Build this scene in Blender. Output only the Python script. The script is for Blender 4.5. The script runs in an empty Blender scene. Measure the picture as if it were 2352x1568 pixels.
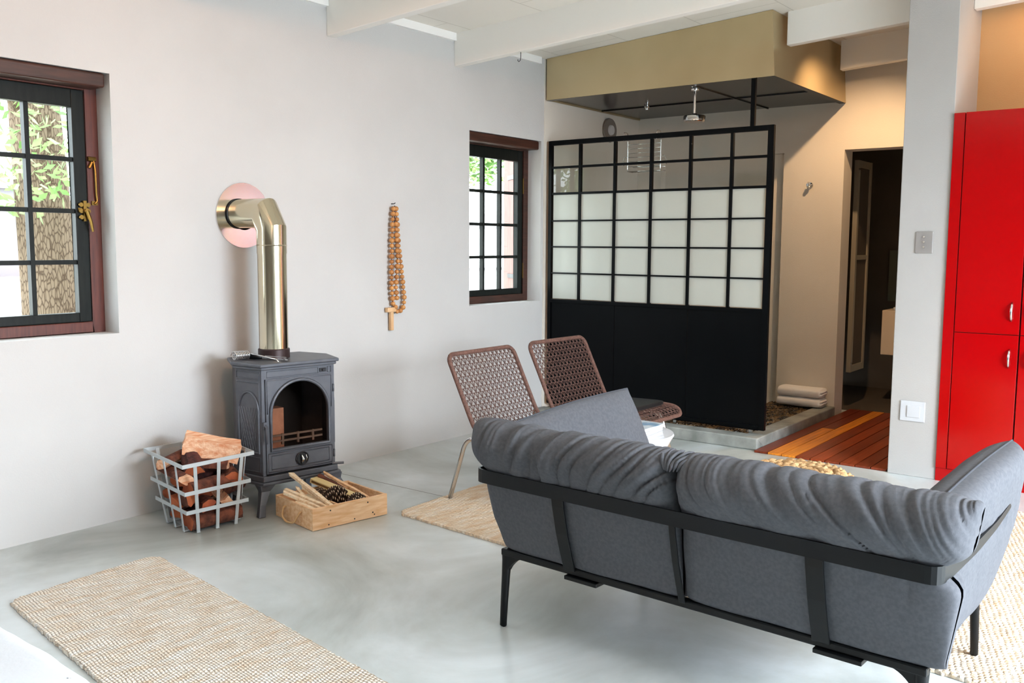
import bpy, bmesh, math, random
from mathutils import Vector, Matrix, noise as mn
PI = math.pi
col = bpy.context.scene.collection
sc = bpy.context.scene

# ------------------------------------------------------------------ camera
yaw, pit, rol = 0.64954174, -0.10446283, 0.00551747
fw = Vector((math.cos(pit)*math.cos(yaw), math.cos(pit)*math.sin(yaw), math.sin(pit)))
rt = fw.cross(Vector((0, 0, 1))).normalized(); up = rt.cross(fw)
rt2 = rt*math.cos(rol)+up*math.sin(rol); up2 = -rt*math.sin(rol)+up*math.cos(rol)
cd = bpy.data.cameras.new('camera'); cam = bpy.data.objects.new('camera', cd); col.objects.link(cam)
cam.matrix_world = Matrix(((rt2.x, up2.x, -fw.x, 0), (rt2.y, up2.y, -fw.y, 0), (rt2.z, up2.z, -fw.z, 1.4), (0, 0, 0, 1)))
cd.sensor_width = 36; cd.lens = 2133.786/2352*36; cd.clip_start = 0.05
sc.camera = cam

# ------------------------------------------------------------------ world, lights, exposure
sc.view_settings.view_transform = 'Standard'; sc.view_settings.look = 'None'
sc.view_settings.gamma = 1; sc.view_settings.use_curve_mapping = False
sc.view_settings.exposure = 0.76
w = bpy.data.worlds.new('sky'); sc.world = w; w.use_nodes = True
bg = w.node_tree.nodes['Background']; bg.inputs[0].default_value = (0.84, 0.93, 1.0, 1); bg.inputs[1].default_value = 7.0
sc.cycles.max_bounces = 10; sc.cycles.diffuse_bounces = 6; sc.cycles.glossy_bounces = 4
sc.cycles.transmission_bounces = 8; sc.cycles.transparent_max_bounces = 16
sc.cycles.sample_clamp_indirect = 6; sc.cycles.caustics_reflective = False; sc.cycles.caustics_refractive = False

def area(name, loc, direction, sx, sy, power, color):
    l = bpy.data.lights.new(name, 'AREA'); l.shape = 'RECTANGLE'; l.size = sx; l.size_y = sy; l.energy = power; l.color = color
    o = bpy.data.objects.new(name, l); col.objects.link(o); o.location = loc
    o.rotation_euler = Vector(direction).to_track_quat('-Z', 'Y').to_euler(); return o
def spot(name, loc, direction, power, color, size=2.2, blend=.6, rad=.03):
    l = bpy.data.lights.new(name, 'SPOT'); l.energy = power; l.color = color; l.spot_size = size; l.spot_blend = blend; l.shadow_soft_size = rad
    o = bpy.data.objects.new(name, l); col.objects.link(o); o.location = loc
    o.rotation_euler = Vector(direction).to_track_quat('-Z', 'Y').to_euler(); return o
# daylight through the glazed doors of the right-hand wall
dl = area('daylight_doors', (2.95, -2.75, 1.75), (-.05, 1, -1.9), 2.6, 1.6, 345, (0.82, 0.91, 1.0)); dl.data.spread = math.radians(150)
# portals that guide the sky light through the glazed doors and the two small windows
o = area('sky_portal_doors', (3.0, -3.27, 1.2), (0, 1, 0), 2.6, 2.4, 1, (1, 1, 1)); o.data.cycles.is_portal = True
for nm, x in (('sky_portal_near', 2.04), ('sky_portal_far', 5.65)):
    o = area(nm, (x, 4.60, 1.58), (0, -1, 0), .9, 1.28, 1, (1, 1, 1)); o.data.cycles.is_portal = True
# unseen warm fill spot, added to tint the upper left wall
spot('warm_wall_fill', (1.6, 1.2, 2.80), (.35, 1, .18), 85, (1.0, .50, .26), 2.6, 1.0, .12)
# warm downlights recessed in the ceiling: over the deck passage and over the kitchen cabinets
spot('passage_downlight', (6.72, 2.06, 2.92), (.34, .18, -1), 58, (1.0, .64, .34), 2.1, .8, .02)
spot('kitchen_downlight', (6.12, 0.62, 2.86), (.5, .3, -.8), 8, (1.0, .52, .20), 2.9, .7, .05)

# ------------------------------------------------------------------ helpers
def lin(c):
    c = c/255.0
    return c/12.92 if c <= .04045 else ((c+.055)/1.055)**2.4
def rgb(r, g, b): return (lin(r), lin(g), lin(b), 1)
def mat(name, c, rough=.6, metal=0., c2=None, nscale=8., detail=4., bump=0., bscale=60., stretch=None, coat=0., spec=.5, lo=.35, hi=.65, sheen=0.):
    m = bpy.data.materials.new(name); m.use_nodes = True
    nt = m.node_tree; b = nt.nodes['Principled BSDF']
    b.inputs['Base Color'].default_value = rgb(*c); b.inputs['Roughness'].default_value = rough; b.inputs['Metallic'].default_value = metal
    b.inputs['Coat Weight'].default_value = coat; b.inputs['Coat Roughness'].default_value = .05; b.inputs['Specular IOR Level'].default_value = spec
    b.inputs['Sheen Weight'].default_value = sheen
    tc = nt.nodes.new('ShaderNodeTexCoord'); mp = nt.nodes.new('ShaderNodeMapping'); nt.links.new(tc.outputs['Object'], mp.inputs[0])
    if stretch: mp.inputs['Scale'].default_value = stretch
    m['mp'] = mp.name
    if c2:
        n = nt.nodes.new('ShaderNodeTexNoise'); n.inputs['Scale'].default_value = nscale; n.inputs['Detail'].default_value = detail
        nt.links.new(mp.outputs[0], n.inputs[0])
        r = nt.nodes.new('ShaderNodeValToRGB'); r.color_ramp.elements[0].position = lo; r.color_ramp.elements[1].position = hi
        r.color_ramp.elements[0].color = rgb(*c); r.color_ramp.elements[1].color = rgb(*c2)
        nt.links.new(n.outputs['Fac'], r.inputs[0]); nt.links.new(r.outputs[0], b.inputs['Base Color'])
    if bump:
        n = nt.nodes.new('ShaderNodeTexNoise'); n.inputs['Scale'].default_value = bscale; n.inputs['Detail'].default_value = 3
        nt.links.new(mp.outputs[0], n.inputs[0])
        bp = nt.nodes.new('ShaderNodeBump'); bp.inputs['Strength'].default_value = bump; bp.inputs['Distance'].default_value = .01
        nt.links.new(n.outputs['Fac'], bp.inputs['Height']); nt.links.new(bp.outputs[0], b.inputs['Normal'])
    return m
def N(m, kind): return m.node_tree.nodes.new(kind)
def LK(m, a, b): m.node_tree.links.new(a, b)

class MB:
    """collects shapes that become ONE mesh object"""
    def __init__(s): s.v = []; s.f = []; s.m = []; s.cur = 0
    def add(s, vs, fs):
        o = len(s.v); s.v += [tuple(p) for p in vs]
        for f in fs: s.f.append(tuple(i+o for i in f)); s.m.append(s.cur)
        return s
    def box(s, x0, y0, z0, x1, y1, z1):
        return s.hexa([(x0, y0, z0), (x1, y0, z0), (x1, y1, z0), (x0, y1, z0), (x0, y0, z1), (x1, y0, z1), (x1, y1, z1), (x0, y1, z1)])
    def hexa(s, p):
        return s.add(p, [(0, 3, 2, 1), (4, 5, 6, 7), (0, 1, 5, 4), (1, 2, 6, 5), (2, 3, 7, 6), (3, 0, 4, 7)])
    def prism(s, poly, z0, z1):
        n = len(poly)
        return s.add([(x, y, z0) for x, y in poly]+[(x, y, z1) for x, y in poly],
                     [tuple(reversed(range(n))), tuple(range(n, 2*n))]+[(i, (i+1) % n, n+(i+1) % n, n+i) for i in range(n)])
    def slab(s, pts, off):
        """polygon (3D) extruded by vector off"""
        n = len(pts); a = [Vector(p) for p in pts]; b = [p+Vector(off) for p in a]
        return s.add(a+b, [tuple(reversed(range(n))), tuple(range(n, 2*n))]+[(i, (i+1) % n, n+(i+1) % n, n+i) for i in range(n)])
    def bar(s, p, q, wd, th, upv=(0, 0, 1)):
        p = Vector(p); q = Vector(q); d = (q-p).normalized(); u = Vector(upv); sd = d.cross(u).normalized(); u = sd.cross(d).normalized()
        a = [p-sd*wd/2-u*th/2, p+sd*wd/2-u*th/2, p+sd*wd/2+u*th/2, p-sd*wd/2+u*th/2]
        b = [x+(q-p) for x in a]
        return s.add(a+b, [(0, 1, 2, 3), (7, 6, 5, 4), (0, 4, 5, 1), (1, 5, 6, 2), (2, 6, 7, 3), (3, 7, 4, 0)])
    def tube(s, pts, r, seg=8, closed=False, caps=True, flat=1.0, ref=None):
        pts = [Vector(p) for p in pts]; n = len(pts); rs = r if isinstance(r, (list, tuple)) else [r]*n
        rings = []; u = None
        for i in range(n):
            a = pts[(i-1) % n] if (closed or i) else pts[0]; b = pts[(i+1) % n] if (closed or i < n-1) else pts[-1]
            d = (b-a).normalized()
            if u is None:
                u = Vector(ref) if ref else (Vector((0, 0, 1)) if abs(d.z) < .9 else Vector((1, 0, 0)))
            if ref: u = Vector(ref)
            u = (u-d*u.dot(d)).normalized(); v = d.cross(u)
            rings.append([pts[i]+(u*math.cos(2*PI*k/seg)+v*math.sin(2*PI*k/seg)*flat)*rs[i] for k in range(seg)])
        vs = [p for rg in rings for p in rg]; fs = []
        for i in range(n if closed else n-1):
            j = (i+1) % n
            for k in range(seg): fs.append((i*seg+k, i*seg+(k+1) % seg, j*seg+(k+1) % seg, j*seg+k))
        if caps and not closed: fs += [tuple(reversed(range(seg))), tuple((n-1)*seg+k for k in range(seg))]
        return s.add(vs, fs)
    def lathe(s, prof, c=(0, 0, 0), seg=24, axis='z'):
        c = Vector(c); vs = []; fs = []; n = len(prof)
        for i, (r, h) in enumerate(prof):
            for k in range(seg):
                a = 2*PI*k/seg; x, y = r*math.cos(a), r*math.sin(a)
                vs.append(c+(Vector((x, y, h)) if axis == 'z' else Vector((x, h, y)) if axis == 'y' else Vector((h, x, y))))
        for i in range(n-1):
            for k in range(seg): fs.append((i*seg+k, i*seg+(k+1) % seg, (i+1)*seg+(k+1) % seg, (i+1)*seg+k))
        if prof[0][0] > 1e-6: fs.append(tuple(reversed(range(seg))))
        if prof[-1][0] > 1e-6: fs.append(tuple((n-1)*seg+k for k in range(seg)))
        return s.add(vs, fs)
    def grid(s, fn, nu, nv, cu=False, cv=False):
        vs = [fn(i/(nu if cu else nu-1), j/(nv if cv else nv-1)) for i in range(nu) for j in range(nv)]; fs = []
        for i in range(nu if cu else nu-1):
            for j in range(nv if cv else nv-1):
                fs.append((i*nv+j, ((i+1) % nu)*nv+j, ((i+1) % nu)*nv+(j+1) % nv, i*nv+(j+1) % nv))
        return s.add(vs, fs)
    def build(s, name, m, parent=None, smooth=False, bevel=0., seg=2, loc=None, rz=0, auto=None):
        me = bpy.data.meshes.new(name); me.from_pydata(s.v, [], s.f)
        ms = m if isinstance(m, (list, tuple)) else [m]
        for x in ms: me.materials.append(x)
        if len(ms) > 1: me.polygons.foreach_set('material_index', s.m)
        bm = bmesh.new(); bm.from_mesh(me); bmesh.ops.remove_doubles(bm, verts=bm.verts, dist=1e-5)
        bmesh.ops.recalc_face_normals(bm, faces=bm.faces); bm.to_mesh(me); bm.free()
        if smooth or auto:
            me.polygons.foreach_set('use_smooth', [True]*len(me.polygons))
        if auto:
            me.set_sharp_from_angle(angle=math.radians(auto))
        o = bpy.data.objects.new(name, me); col.objects.link(o)
        if parent: o.parent = parent
        if loc: o.location = loc
        if rz: o.rotation_euler.z = rz
        if bevel:
            b = o.modifiers.new('bevel', 'BEVEL'); b.width = bevel; b.segments = seg; b.limit_method = 'ANGLE'; b.angle_limit = .6
        return o
def tag(o, label=None, cat=None, group=None, kind=None):
    for k, v in (('label', label), ('category', cat), ('group', group), ('kind', kind)):
        if v: o[k] = v
    return o
def thing(name, label, cat, loc=(0, 0, 0), rz=0, group=None, kind=None):
    o = bpy.data.objects.new(name, None); o.empty_display_size = .1; col.objects.link(o); o.location = loc; o.rotation_euler.z = rz
    return tag(o, label, cat, group, kind)
def struct(o): o['kind'] = 'structure'; return o
def dup(root, loc, rz, label):
    r = root.copy(); col.objects.link(r); r.location = loc; r.rotation_euler = (0, 0, rz); r['label'] = label
    for ch in list(root.children):
        c = ch.copy(); col.objects.link(c); c.parent = r
        for g in list(ch.children):
            d = g.copy(); col.objects.link(d); d.parent = c
    return r
def sm(a, b, x):
    t = max(0, min(1, (x-a)/(b-a))); return t*t*(3-2*t)
def rounded(pts, r, n=5):
    """polyline with rounded corners"""
    pts = [Vector(p) for p in pts]; out = [pts[0]]
    for i in range(1, len(pts)-1):
        a, b, c = pts[i-1], pts[i], pts[i+1]; rr = min(r, (a-b).length*.45, (c-b).length*.45)
        p = b+(a-b).normalized()*rr; q = b+(c-b).normalized()*rr
        for k in range(n+1):
            t = k/n; out.append(p*(1-t)**2+b*2*t*(1-t)+q*t*t)
    out.append(pts[-1]); return out

# ------------------------------------------------------------------ materials
def plaster(name, c, c2):
    return mat(name, c, .85, c2=c2, nscale=1.3, detail=5, bump=.12, bscale=140, spec=.25)
M_wall = plaster('white plaster', (196, 195, 194), (202, 201, 200))
M_tan = plaster('warm white plaster', (214, 207, 196), (222, 215, 204))
M_ceil = mat('white ceiling paint', (236, 231, 222), .7, c2=(238, 233, 224), nscale=3, bump=.05)
M_beam = mat('white beam paint', (243, 240, 234), .55, bump=.06, bscale=30)
M_trim = mat('bright white trim', (248, 247, 245), .5)
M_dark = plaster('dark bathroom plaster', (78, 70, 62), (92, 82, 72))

def floor_material():
    m = mat('polished grey concrete', (170, 178, 178), .3, spec=.5)
    nt = m.node_tree; b = nt.nodes['Principled BSDF']; mp = nt.nodes[m['mp']]
    n1 = N(m, 'ShaderNodeTexNoise'); n1.inputs['Scale'].default_value = .9; n1.inputs['Detail'].default_value = 8; n1.inputs['Roughness'].default_value = .6; n1.inputs['Distortion'].default_value = .8
    n2 = N(m, 'ShaderNodeTexNoise'); n2.inputs['Scale'].default_value = 4; n2.inputs['Detail'].default_value = 6
    LK(m, mp.outputs[0], n1.inputs[0]); LK(m, mp.outputs[0], n2.inputs[0])
    r1 = N(m, 'ShaderNodeValToRGB'); e = r1.color_ramp.elements
    e[0].position = .18; e[0].color = rgb(128, 132, 127); e[1].position = .64; e[1].color = rgb(222, 229, 232)
    k = r1.color_ramp.elements.new(.44); k.color = rgb(192, 198, 196)
    LK(m, n1.outputs['Fac'], r1.inputs[0])
    r2 = N(m, 'ShaderNodeValToRGB'); r2.color_ramp.elements[0].position = .0; r2.color_ramp.elements[0].color = (.66, .66, .65, 1); r2.color_ramp.elements[1].position = .8; r2.color_ramp.elements[1].color = (1, 1, 1, 1)
    LK(m, n2.outputs['Fac'], r2.inputs[0])
    mx = N(m, 'ShaderNodeMix'); mx.data_type = 'RGBA'; mx.blend_type = 'MULTIPLY'; mx.inputs[0].default_value = .8
    LK(m, r1.outputs[0], mx.inputs[6]); LK(m, r2.outputs[0], mx.inputs[7])
    # saw-cut control joint
    sep = N(m, 'ShaderNodeSeparateXYZ'); LK(m, mp.outputs[0], sep.inputs[0])
    sub = N(m, 'ShaderNodeMath'); sub.operation = 'SUBTRACT'; sub.inputs[1].default_value = 3.80; LK(m, sep.outputs[0], sub.inputs[0])
    ab = N(m, 'ShaderNodeMath'); ab.operation = 'ABSOLUTE'; LK(m, sub.outputs[0], ab.inputs[0])
    lt = N(m, 'ShaderNodeMath'); lt.operation = 'LESS_THAN'; lt.inputs[1].default_value = .0035; LK(m, ab.outputs[0], lt.inputs[0])
    mx2 = N(m, 'ShaderNodeMix'); mx2.data_type = 'RGBA'; LK(m, lt.outputs[0], mx2.inputs[0]); LK(m, mx.outputs[2], mx2.inputs[6]); mx2.inputs[7].default_value = rgb(80, 78, 72)
    LK(m, mx2.outputs[2], b.inputs['Base Color'])
    rr = N(m, 'ShaderNodeMapRange'); rr.inputs[3].default_value = .29; rr.inputs[4].default_value = .38; LK(m, n2.outputs['Fac'], rr.inputs[0]); LK(m, rr.outputs[0], b.inputs['Roughness'])
    return m
M_floor = floor_material()
M_conc = mat('cast concrete kerb', (122, 125, 120), .7, c2=(158, 160, 155), nscale=7, bump=.2, bscale=25)
M_peb = mat('pebble', (40, 32, 22), .35, c2=(132, 104, 66), nscale=14, detail=1, lo=.42, hi=.62)
M_fabric = mat('grey sofa fabric', (80, 81, 86), .9, c2=(88, 89, 94), nscale=90, detail=2, bump=.10, bscale=500, spec=.2)
M_seam = mat('grey piping', (70, 72, 78), .9, spec=.2)
M_blackmetal = mat('black powder coated metal', (8, 10, 12), .38, spec=.25)
M_screenblack = mat('black painted steel', (3, 5, 7), .35, spec=.12)
M_brass = mat('brass', (132, 104, 54), .35, 1.)
M_chrome = mat('chrome', (215, 215, 215), .12, 1.)
M_steel = mat('polished flue steel', (212, 204, 184), .17, 1., c2=(204, 192, 162), nscale=2, stretch=(1, 1, .6))
M_hood = mat('brushed steel', (208, 190, 152), .42, .7, c2=(192, 172, 134), nscale=1.2, detail=3, stretch=(1, 1, 1))
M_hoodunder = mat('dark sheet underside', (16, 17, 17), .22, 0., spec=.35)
M_iron = mat('grey cast iron', (84, 87, 95), .42, .3, c2=(92, 95, 102), nscale=20, bump=.02, bscale=160, spec=.5)
M_irondark = mat('dark cast iron', (38, 40, 44), .6, .2)
M_collar = mat('brown enamel collar', (64, 50, 50), .4, .4)
M_brick = mat('fire brick', (196, 140, 112), .9, c2=(150, 100, 76), nscale=9, bump=.3)
M_soot = mat('sooty firebox', (26, 22, 20), .9)
M_redwood = mat('stained red brown wood', (74, 32, 24), .45, c2=(98, 46, 34), nscale=6, stretch=(12, 12, 1), detail=5)
M_darkwood = mat('dark stained sash wood', (10, 14, 13), .45, spec=.22, c2=(20, 24, 21), nscale=8, stretch=(8, 8, 1))
M_lintel = mat('dark stained lintel wood', (50, 26, 18), .45, c2=(72, 40, 30), nscale=6, stretch=(1, 12, 12), detail=5)
M_red = mat('gloss red lacquer', (166, 0, 4), .16, coat=.0, spec=.35)
M_redgap = mat('dark red joint', (110, 0, 4), .5)
M_basketwire = mat('pale grey steel strip', (196, 204, 208), .42, .3)
M_bark = mat('red brown bark', (70, 36, 26), .95, c2=(122, 68, 48), nscale=22, bump=.8, bscale=40, detail=6)
M_bark2 = mat('dark purple brown bark', (52, 26, 26), .95, c2=(92, 48, 42), nscale=30, bump=.9, bscale=45, detail=6)
M_split = mat('pale split wood', (244, 206, 172), .8, c2=(220, 146, 104), nscale=9, bump=.4, bscale=30, stretch=(1, 6, 6), detail=6)
M_split2 = mat('orange split wood', (190, 104, 62), .85, c2=(150, 70, 42), nscale=10, bump=.4, bscale=30, detail=6)
M_pine = mat('pine crate wood', (236, 200, 160), .65, c2=(218, 168, 120), nscale=5, stretch=(2, 9, 14), detail=6, bump=.08)
M_kind = mat('pale kindling', (244, 226, 198), .75, c2=(222, 190, 150), nscale=12, stretch=(2, 8, 8), detail=5, bump=.2)
M_cone = mat('dark pine cone', (34, 22, 18), .7, c2=(78, 54, 42), nscale=60)
M_conetip = mat('pale cone tips', (214, 190, 160), .7)
M_rope = mat('natural rope', (196, 158, 112), .8)
M_match = mat('cream cardboard', (228, 206, 150), .6)
M_matchblue = mat('blue cardboard', (120, 170, 190), .6)
M_matchbrown = mat('striker strip', (120, 84, 44), .7)
M_cord = mat('brown woven cord', (86, 58, 50), .7, c2=(116, 82, 70), nscale=70, bump=.3, bscale=300)
M_corddark = mat('dark brown cord', (72, 48, 42), .75, c2=(100, 70, 60), nscale=70, bump=.3, bscale=300)
M_leather = mat('black leather', (20, 20, 22), .4, bump=.15, bscale=120)
M_white = mat('white gloss plastic', (212, 213, 218), .15, spec=.5)
M_paper = mat('paper edges', (214, 217, 222), .7)
M_bead = mat('wooden beads', (206, 148, 86), .4, c2=(166, 108, 58), nscale=18)
M_bead2 = mat('pale wood cross', (224, 186, 144), .6, c2=(206, 164, 120), nscale=10)
M_grass = mat('woven water hyacinth', (206, 172, 126), .7, c2=(164, 124, 80), nscale=26, bump=.5, bscale=60)
M_towel = mat('white terry towel', (252, 250, 250), .95, bump=.5, bscale=400)
M_sheet = mat('white bed linen', (232, 236, 244), .9, bump=.1, bscale=60)
M_plate = mat('brushed metal switch plate', (170, 166, 164), .35, .5)
M_switch = mat('white switch plastic', (196, 199, 204), .35)
M_grey = mat('grey plastic', (120, 112, 104), .6)
M_frame = mat('grey painted frame', (150, 142, 126), .5)
M_vanity = mat('white vanity', (226, 208, 186), .5)
M_deck_gap = mat('deck shadow gap', (12, 6, 4), .9)

def glass_material(name, tint=(1, 1, 1, 1), gloss=.12):
    m = bpy.data.materials.new(name); m.use_nodes = True; nt = m.node_tree; nt.nodes.clear()
    o = N(m, 'ShaderNodeOutputMaterial'); t = N(m, 'ShaderNodeBsdfTransparent'); g = N(m, 'ShaderNodeBsdfGlossy'); f = N(m, 'ShaderNodeFresnel'); mx = N(m, 'ShaderNodeMixShader')
    t.inputs[0].default_value = tint; g.inputs['Roughness'].default_value = .01; f.inputs[0].default_value = 1.5
    ge = N(m, 'ShaderNodeNewGeometry'); iv = N(m, 'ShaderNodeMath'); iv.operation = 'SUBTRACT'; iv.inputs[0].default_value = 1; LK(m, ge.outputs['Backfacing'], iv.inputs[1])
    ml = N(m, 'ShaderNodeMath'); ml.operation = 'MULTIPLY'; LK(m, f.outputs[0], ml.inputs[0]); LK(m, iv.outputs[0], ml.inputs[1])
    LK(m, ml.outputs[0], mx.inputs[0]); LK(m, t.outputs[0], mx.inputs[1]); LK(m, g.outputs[0], mx.inputs[2]); LK(m, mx.outputs[0], o.inputs[0])
    return m
M_glass = glass_material('clear glass', (.96, .98, .97, 1))
M_sootglass = glass_material('sooty stove glass', (.80, .74, .70, 1))
def frosted():
    m = bpy.data.materials.new('frosted glass'); m.use_nodes = True; nt = m.node_tree; b = nt.nodes['Principled BSDF']
    b.inputs['Base Color'].default_value = rgb(218, 221, 214); b.inputs['Roughness'].default_value = .35; b.inputs['Specular IOR Level'].default_value = .5
    t = N(m, 'ShaderNodeBsdfTranslucent'); t.inputs[0].default_value = rgb(226, 228, 221); mx = N(m, 'ShaderNodeMixShader'); mx.inputs[0].default_value = .42
    LK(m, b.outputs[0], mx.inputs[1]); LK(m, t.outputs[0], mx.inputs[2]); LK(m, mx.outputs[0], nt.nodes['Material Output'].inputs[0])
    return m
M_frost = frosted()

def rug_material(name, base, light, tan, rib=.0115, knot=.017):
    m = mat(name, base, .95, spec=.1)
    nt = m.node_tree; b = nt.nodes['Principled BSDF']; mp = nt.nodes[m['mp']]
    # crosswise yarn colour streaks
    st = N(m, 'ShaderNodeMapping'); st.inputs['Scale'].default_value = (5, 20, 1); LK(m, mp.outputs[0], st.inputs[0])
    n = N(m, 'ShaderNodeTexNoise'); n.inputs['Scale'].default_value = 1.4; n.inputs['Detail'].default_value = 5; LK(m, st.outputs[0], n.inputs[0])
    r = N(m, 'ShaderNodeValToRGB'); e = r.color_ramp.elements; e[0].position = .34; e[0].color = rgb(*light); e[1].position = .86; e[1].color = rgb(*tan)
    k = e.new(.56); k.color = rgb(*base); LK(m, n.outputs['Fac'], r.inputs[0])
    nf = N(m, 'ShaderNodeTexNoise'); nf.inputs['Scale'].default_value = 120; nf.inputs['Detail'].default_value = 3; LK(m, mp.outputs[0], nf.inputs[0])
    r2 = N(m, 'ShaderNodeValToRGB'); r2.color_ramp.elements[0].position = .3; r2.color_ramp.elements[0].color = (.86, .83, .80, 1); r2.color_ramp.elements[1].position = .6; r2.color_ramp.elements[1].color = (1, 1, 1, 1)
    LK(m, nf.outputs['Fac'], r2.inputs[0])
    mx = N(m, 'ShaderNodeMix'); mx.data_type = 'RGBA'; mx.blend_type = 'MULTIPLY'; mx.inputs[0].default_value = .75; LK(m, r.outputs[0], mx.inputs[6]); LK(m, r2.outputs[0], mx.inputs[7])
    LK(m, mx.outputs[2], b.inputs['Base Color'])
    # braided rows: sin(x) * offset sin(y) as height
    sep = N(m, 'ShaderNodeSeparateXYZ'); LK(m, mp.outputs[0], sep.inputs[0])
    def math_(op, a, bb=None):
        q = N(m, 'ShaderNodeMath'); q.operation = op
        for i, x in enumerate((a, bb)):
            if x is None: continue
            if isinstance(x, (int, float)): q.inputs[i].default_value = x
            else: LK(m, x, q.inputs[i])
        return q.outputs[0]
    nw = N(m, 'ShaderNodeTexNoise'); nw.inputs['Scale'].default_value = 14; LK(m, mp.outputs[0], nw.inputs[0])
    wob = math_('MULTIPLY', nw.outputs['Fac'], rib*1.6)
    x = math_('ADD', sep.outputs[0], wob)
    rx = math_('ABSOLUTE', math_('SINE', math_('MULTIPLY', x, PI/rib)))
    ph = math_('MULTIPLY', math_('FLOOR', math_('DIVIDE', x, rib)), 2.1)
    ry = math_('ABSOLUTE', math_('SINE', math_('ADD', math_('MULTIPLY', math_('ADD', sep.outputs[1], wob), PI/knot), ph)))
    h = math_('MULTIPLY', math_('POWER', rx, .6), math_('ADD', math_('MULTIPLY', ry, .6), .4))
    h2 = math_('ADD', h, math_('MULTIPLY', nf.outputs['Fac'], .5))
    bp = N(m, 'ShaderNodeBump'); bp.inputs['Strength'].default_value = 1.; bp.inputs['Distance'].default_value = .007
    LK(m, h2, bp.inputs['Height']); LK(m, bp.outputs[0], b.inputs['Normal'])
    # the gaps between yarns show the darker jute backing
    g = N(m, 'ShaderNodeMapRange'); g.inputs[1].default_value = .05; g.inputs[2].default_value = .5; LK(m, h, g.inputs[0])
    mx3 = N(m, 'ShaderNodeMix'); mx3.data_type = 'RGBA'; LK(m, g.outputs[0], mx3.inputs[0]); mx3.inputs[6].default_value = rgb(210, 186, 162); LK(m, mx.outputs[2], mx3.inputs[7])
    LK(m, mx3.outputs[2], b.inputs['Base Color'])
    return m
M_rug_near = rug_material('natural jute runner', (242, 228, 210), (252, 248, 240), (222, 184, 144))
M_rug_far = rug_material('natural jute rug', (238, 214, 184), (248, 236, 220), (212, 164, 118), rib=.018, knot=.022)

def wood_deck_material():
    m = mat('deck board hardwood', (84, 38, 22), .38, spec=.4)
    nt = m.node_tree; b = nt.nodes['Principled BSDF']; mp = nt.nodes[m['mp']]
    st = N(m, 'ShaderNodeMapping'); st.inputs['Scale'].default_value = (1.2, 22, 22); LK(m, mp.outputs[0], st.inputs[0])
    n = N(m, 'ShaderNodeTexNoise'); n.inputs['Scale'].default_value = 2.5; n.inputs['Detail'].default_value = 6; LK(m, st.outputs[0], n.inputs[0])
    at = N(m, 'ShaderNodeAttribute'); at.attribute_name = 'board'
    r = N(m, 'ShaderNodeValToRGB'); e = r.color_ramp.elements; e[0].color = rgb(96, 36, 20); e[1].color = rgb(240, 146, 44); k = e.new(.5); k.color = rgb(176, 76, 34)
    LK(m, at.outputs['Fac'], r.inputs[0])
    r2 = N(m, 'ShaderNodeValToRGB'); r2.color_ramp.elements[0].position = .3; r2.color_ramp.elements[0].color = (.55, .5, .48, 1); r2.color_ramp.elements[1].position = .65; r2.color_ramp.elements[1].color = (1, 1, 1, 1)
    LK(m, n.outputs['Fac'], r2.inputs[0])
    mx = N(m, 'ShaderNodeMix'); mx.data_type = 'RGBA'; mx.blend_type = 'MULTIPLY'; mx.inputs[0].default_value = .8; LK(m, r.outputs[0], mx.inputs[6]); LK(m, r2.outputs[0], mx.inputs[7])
    LK(m, mx.outputs[2], b.inputs['Base Color'])
    return m
M_deck = wood_deck_material()

# ------------------------------------------------------------------ room shell
WY = 4.348                                    # inner face of the left wall
def ceil_z(y): return 2.85+.062*(WY-y)
def beam_z(y): return 2.631+.062*(WY-y)
struct(MB().box(-2.6, -3.05, -.12, 8.0, WY+.4, 0).build('floor', M_floor))
# left wall with its two window openings (one mesh)
Wt = WY+.225
wl = MB()
ops = [(1.59, 2.487), (5.207, 6.093)]; zs, zh = .948, 2.21
xs = -2.6
for a, b in ops:
    wl.box(xs, WY, 0, a, Wt, 2.95)
    wl.box(a, WY, 0, b, Wt, zs); wl.box(a, WY, zh, b, Wt, 2.95); xs = b
wl.box(xs, WY, 0, 6.13, Wt, 2.95)
struct(wl.build('wall_left', M_wall))
struct(MB().box(6.13, WY-.006, 0, 9.6, Wt, 2.95).build('wall_shower', M_tan))
# back wall with doorway and shallow recess
bw = MB(); bx, bt = 7.62, 7.82
bw.box(bx, 2.455, 2.165, bt, WY, 3.15).box(bx, 2.455, 0, bt, 2.953, 2.165).box(bx, 4.1, 0, bt, WY, 2.165)
bw.box(bx+.09, 2.953, 0, bt, 4.1, 2.165).box(bx, 1.56, 2.165, bt, 2.455, 3.15).box(bx, 1.28, 0, bt, 1.60, 3.15)
struct(bw.build('wall_back', M_tan))
# partition ending in the pillar beside the cabinets
struct(MB().box(5.92, 1.285, 0, 7.62, 1.562, 3.12).build('wall_partition', plaster('pillar plaster', (174, 172, 170), (180, 178, 176)), bevel=.004))
struct(MB().box(6.5, -3.05, 0, 6.7, 1.285, 3.4).build('wall_kitchen', plaster('lamp tinted plaster', (204, 166, 120), (210, 172, 126))))  # warm lamp glow above the cabinets is put into this wall's base colour
# right wall with the wide glazed opening, and the wall behind the camera
rw = MB(); rw.box(-2.6, -3.25, 0, 1.7, -3.05, 3.4).box(4.3, -3.25, 0, 6.7, -3.05, 3.4).box(1.7, -3.25, 2.4, 4.3, -3.05, 3.4)
struct(rw.build('wall_right', M_wall))
rr_ = MB(); rr_.box(-2.8, -3.25, 0, -2.6, Wt, 3.4)
struct(rr_.build('wall_rear', plaster('brown grey plaster', (120, 112, 104), (128, 120, 112))))
struct(MB().box(-8, -20, -.16, 16, -3.05, -.06).build('floor_patio', mat('grey patio paving', (150, 150, 146), .9)))
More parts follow.
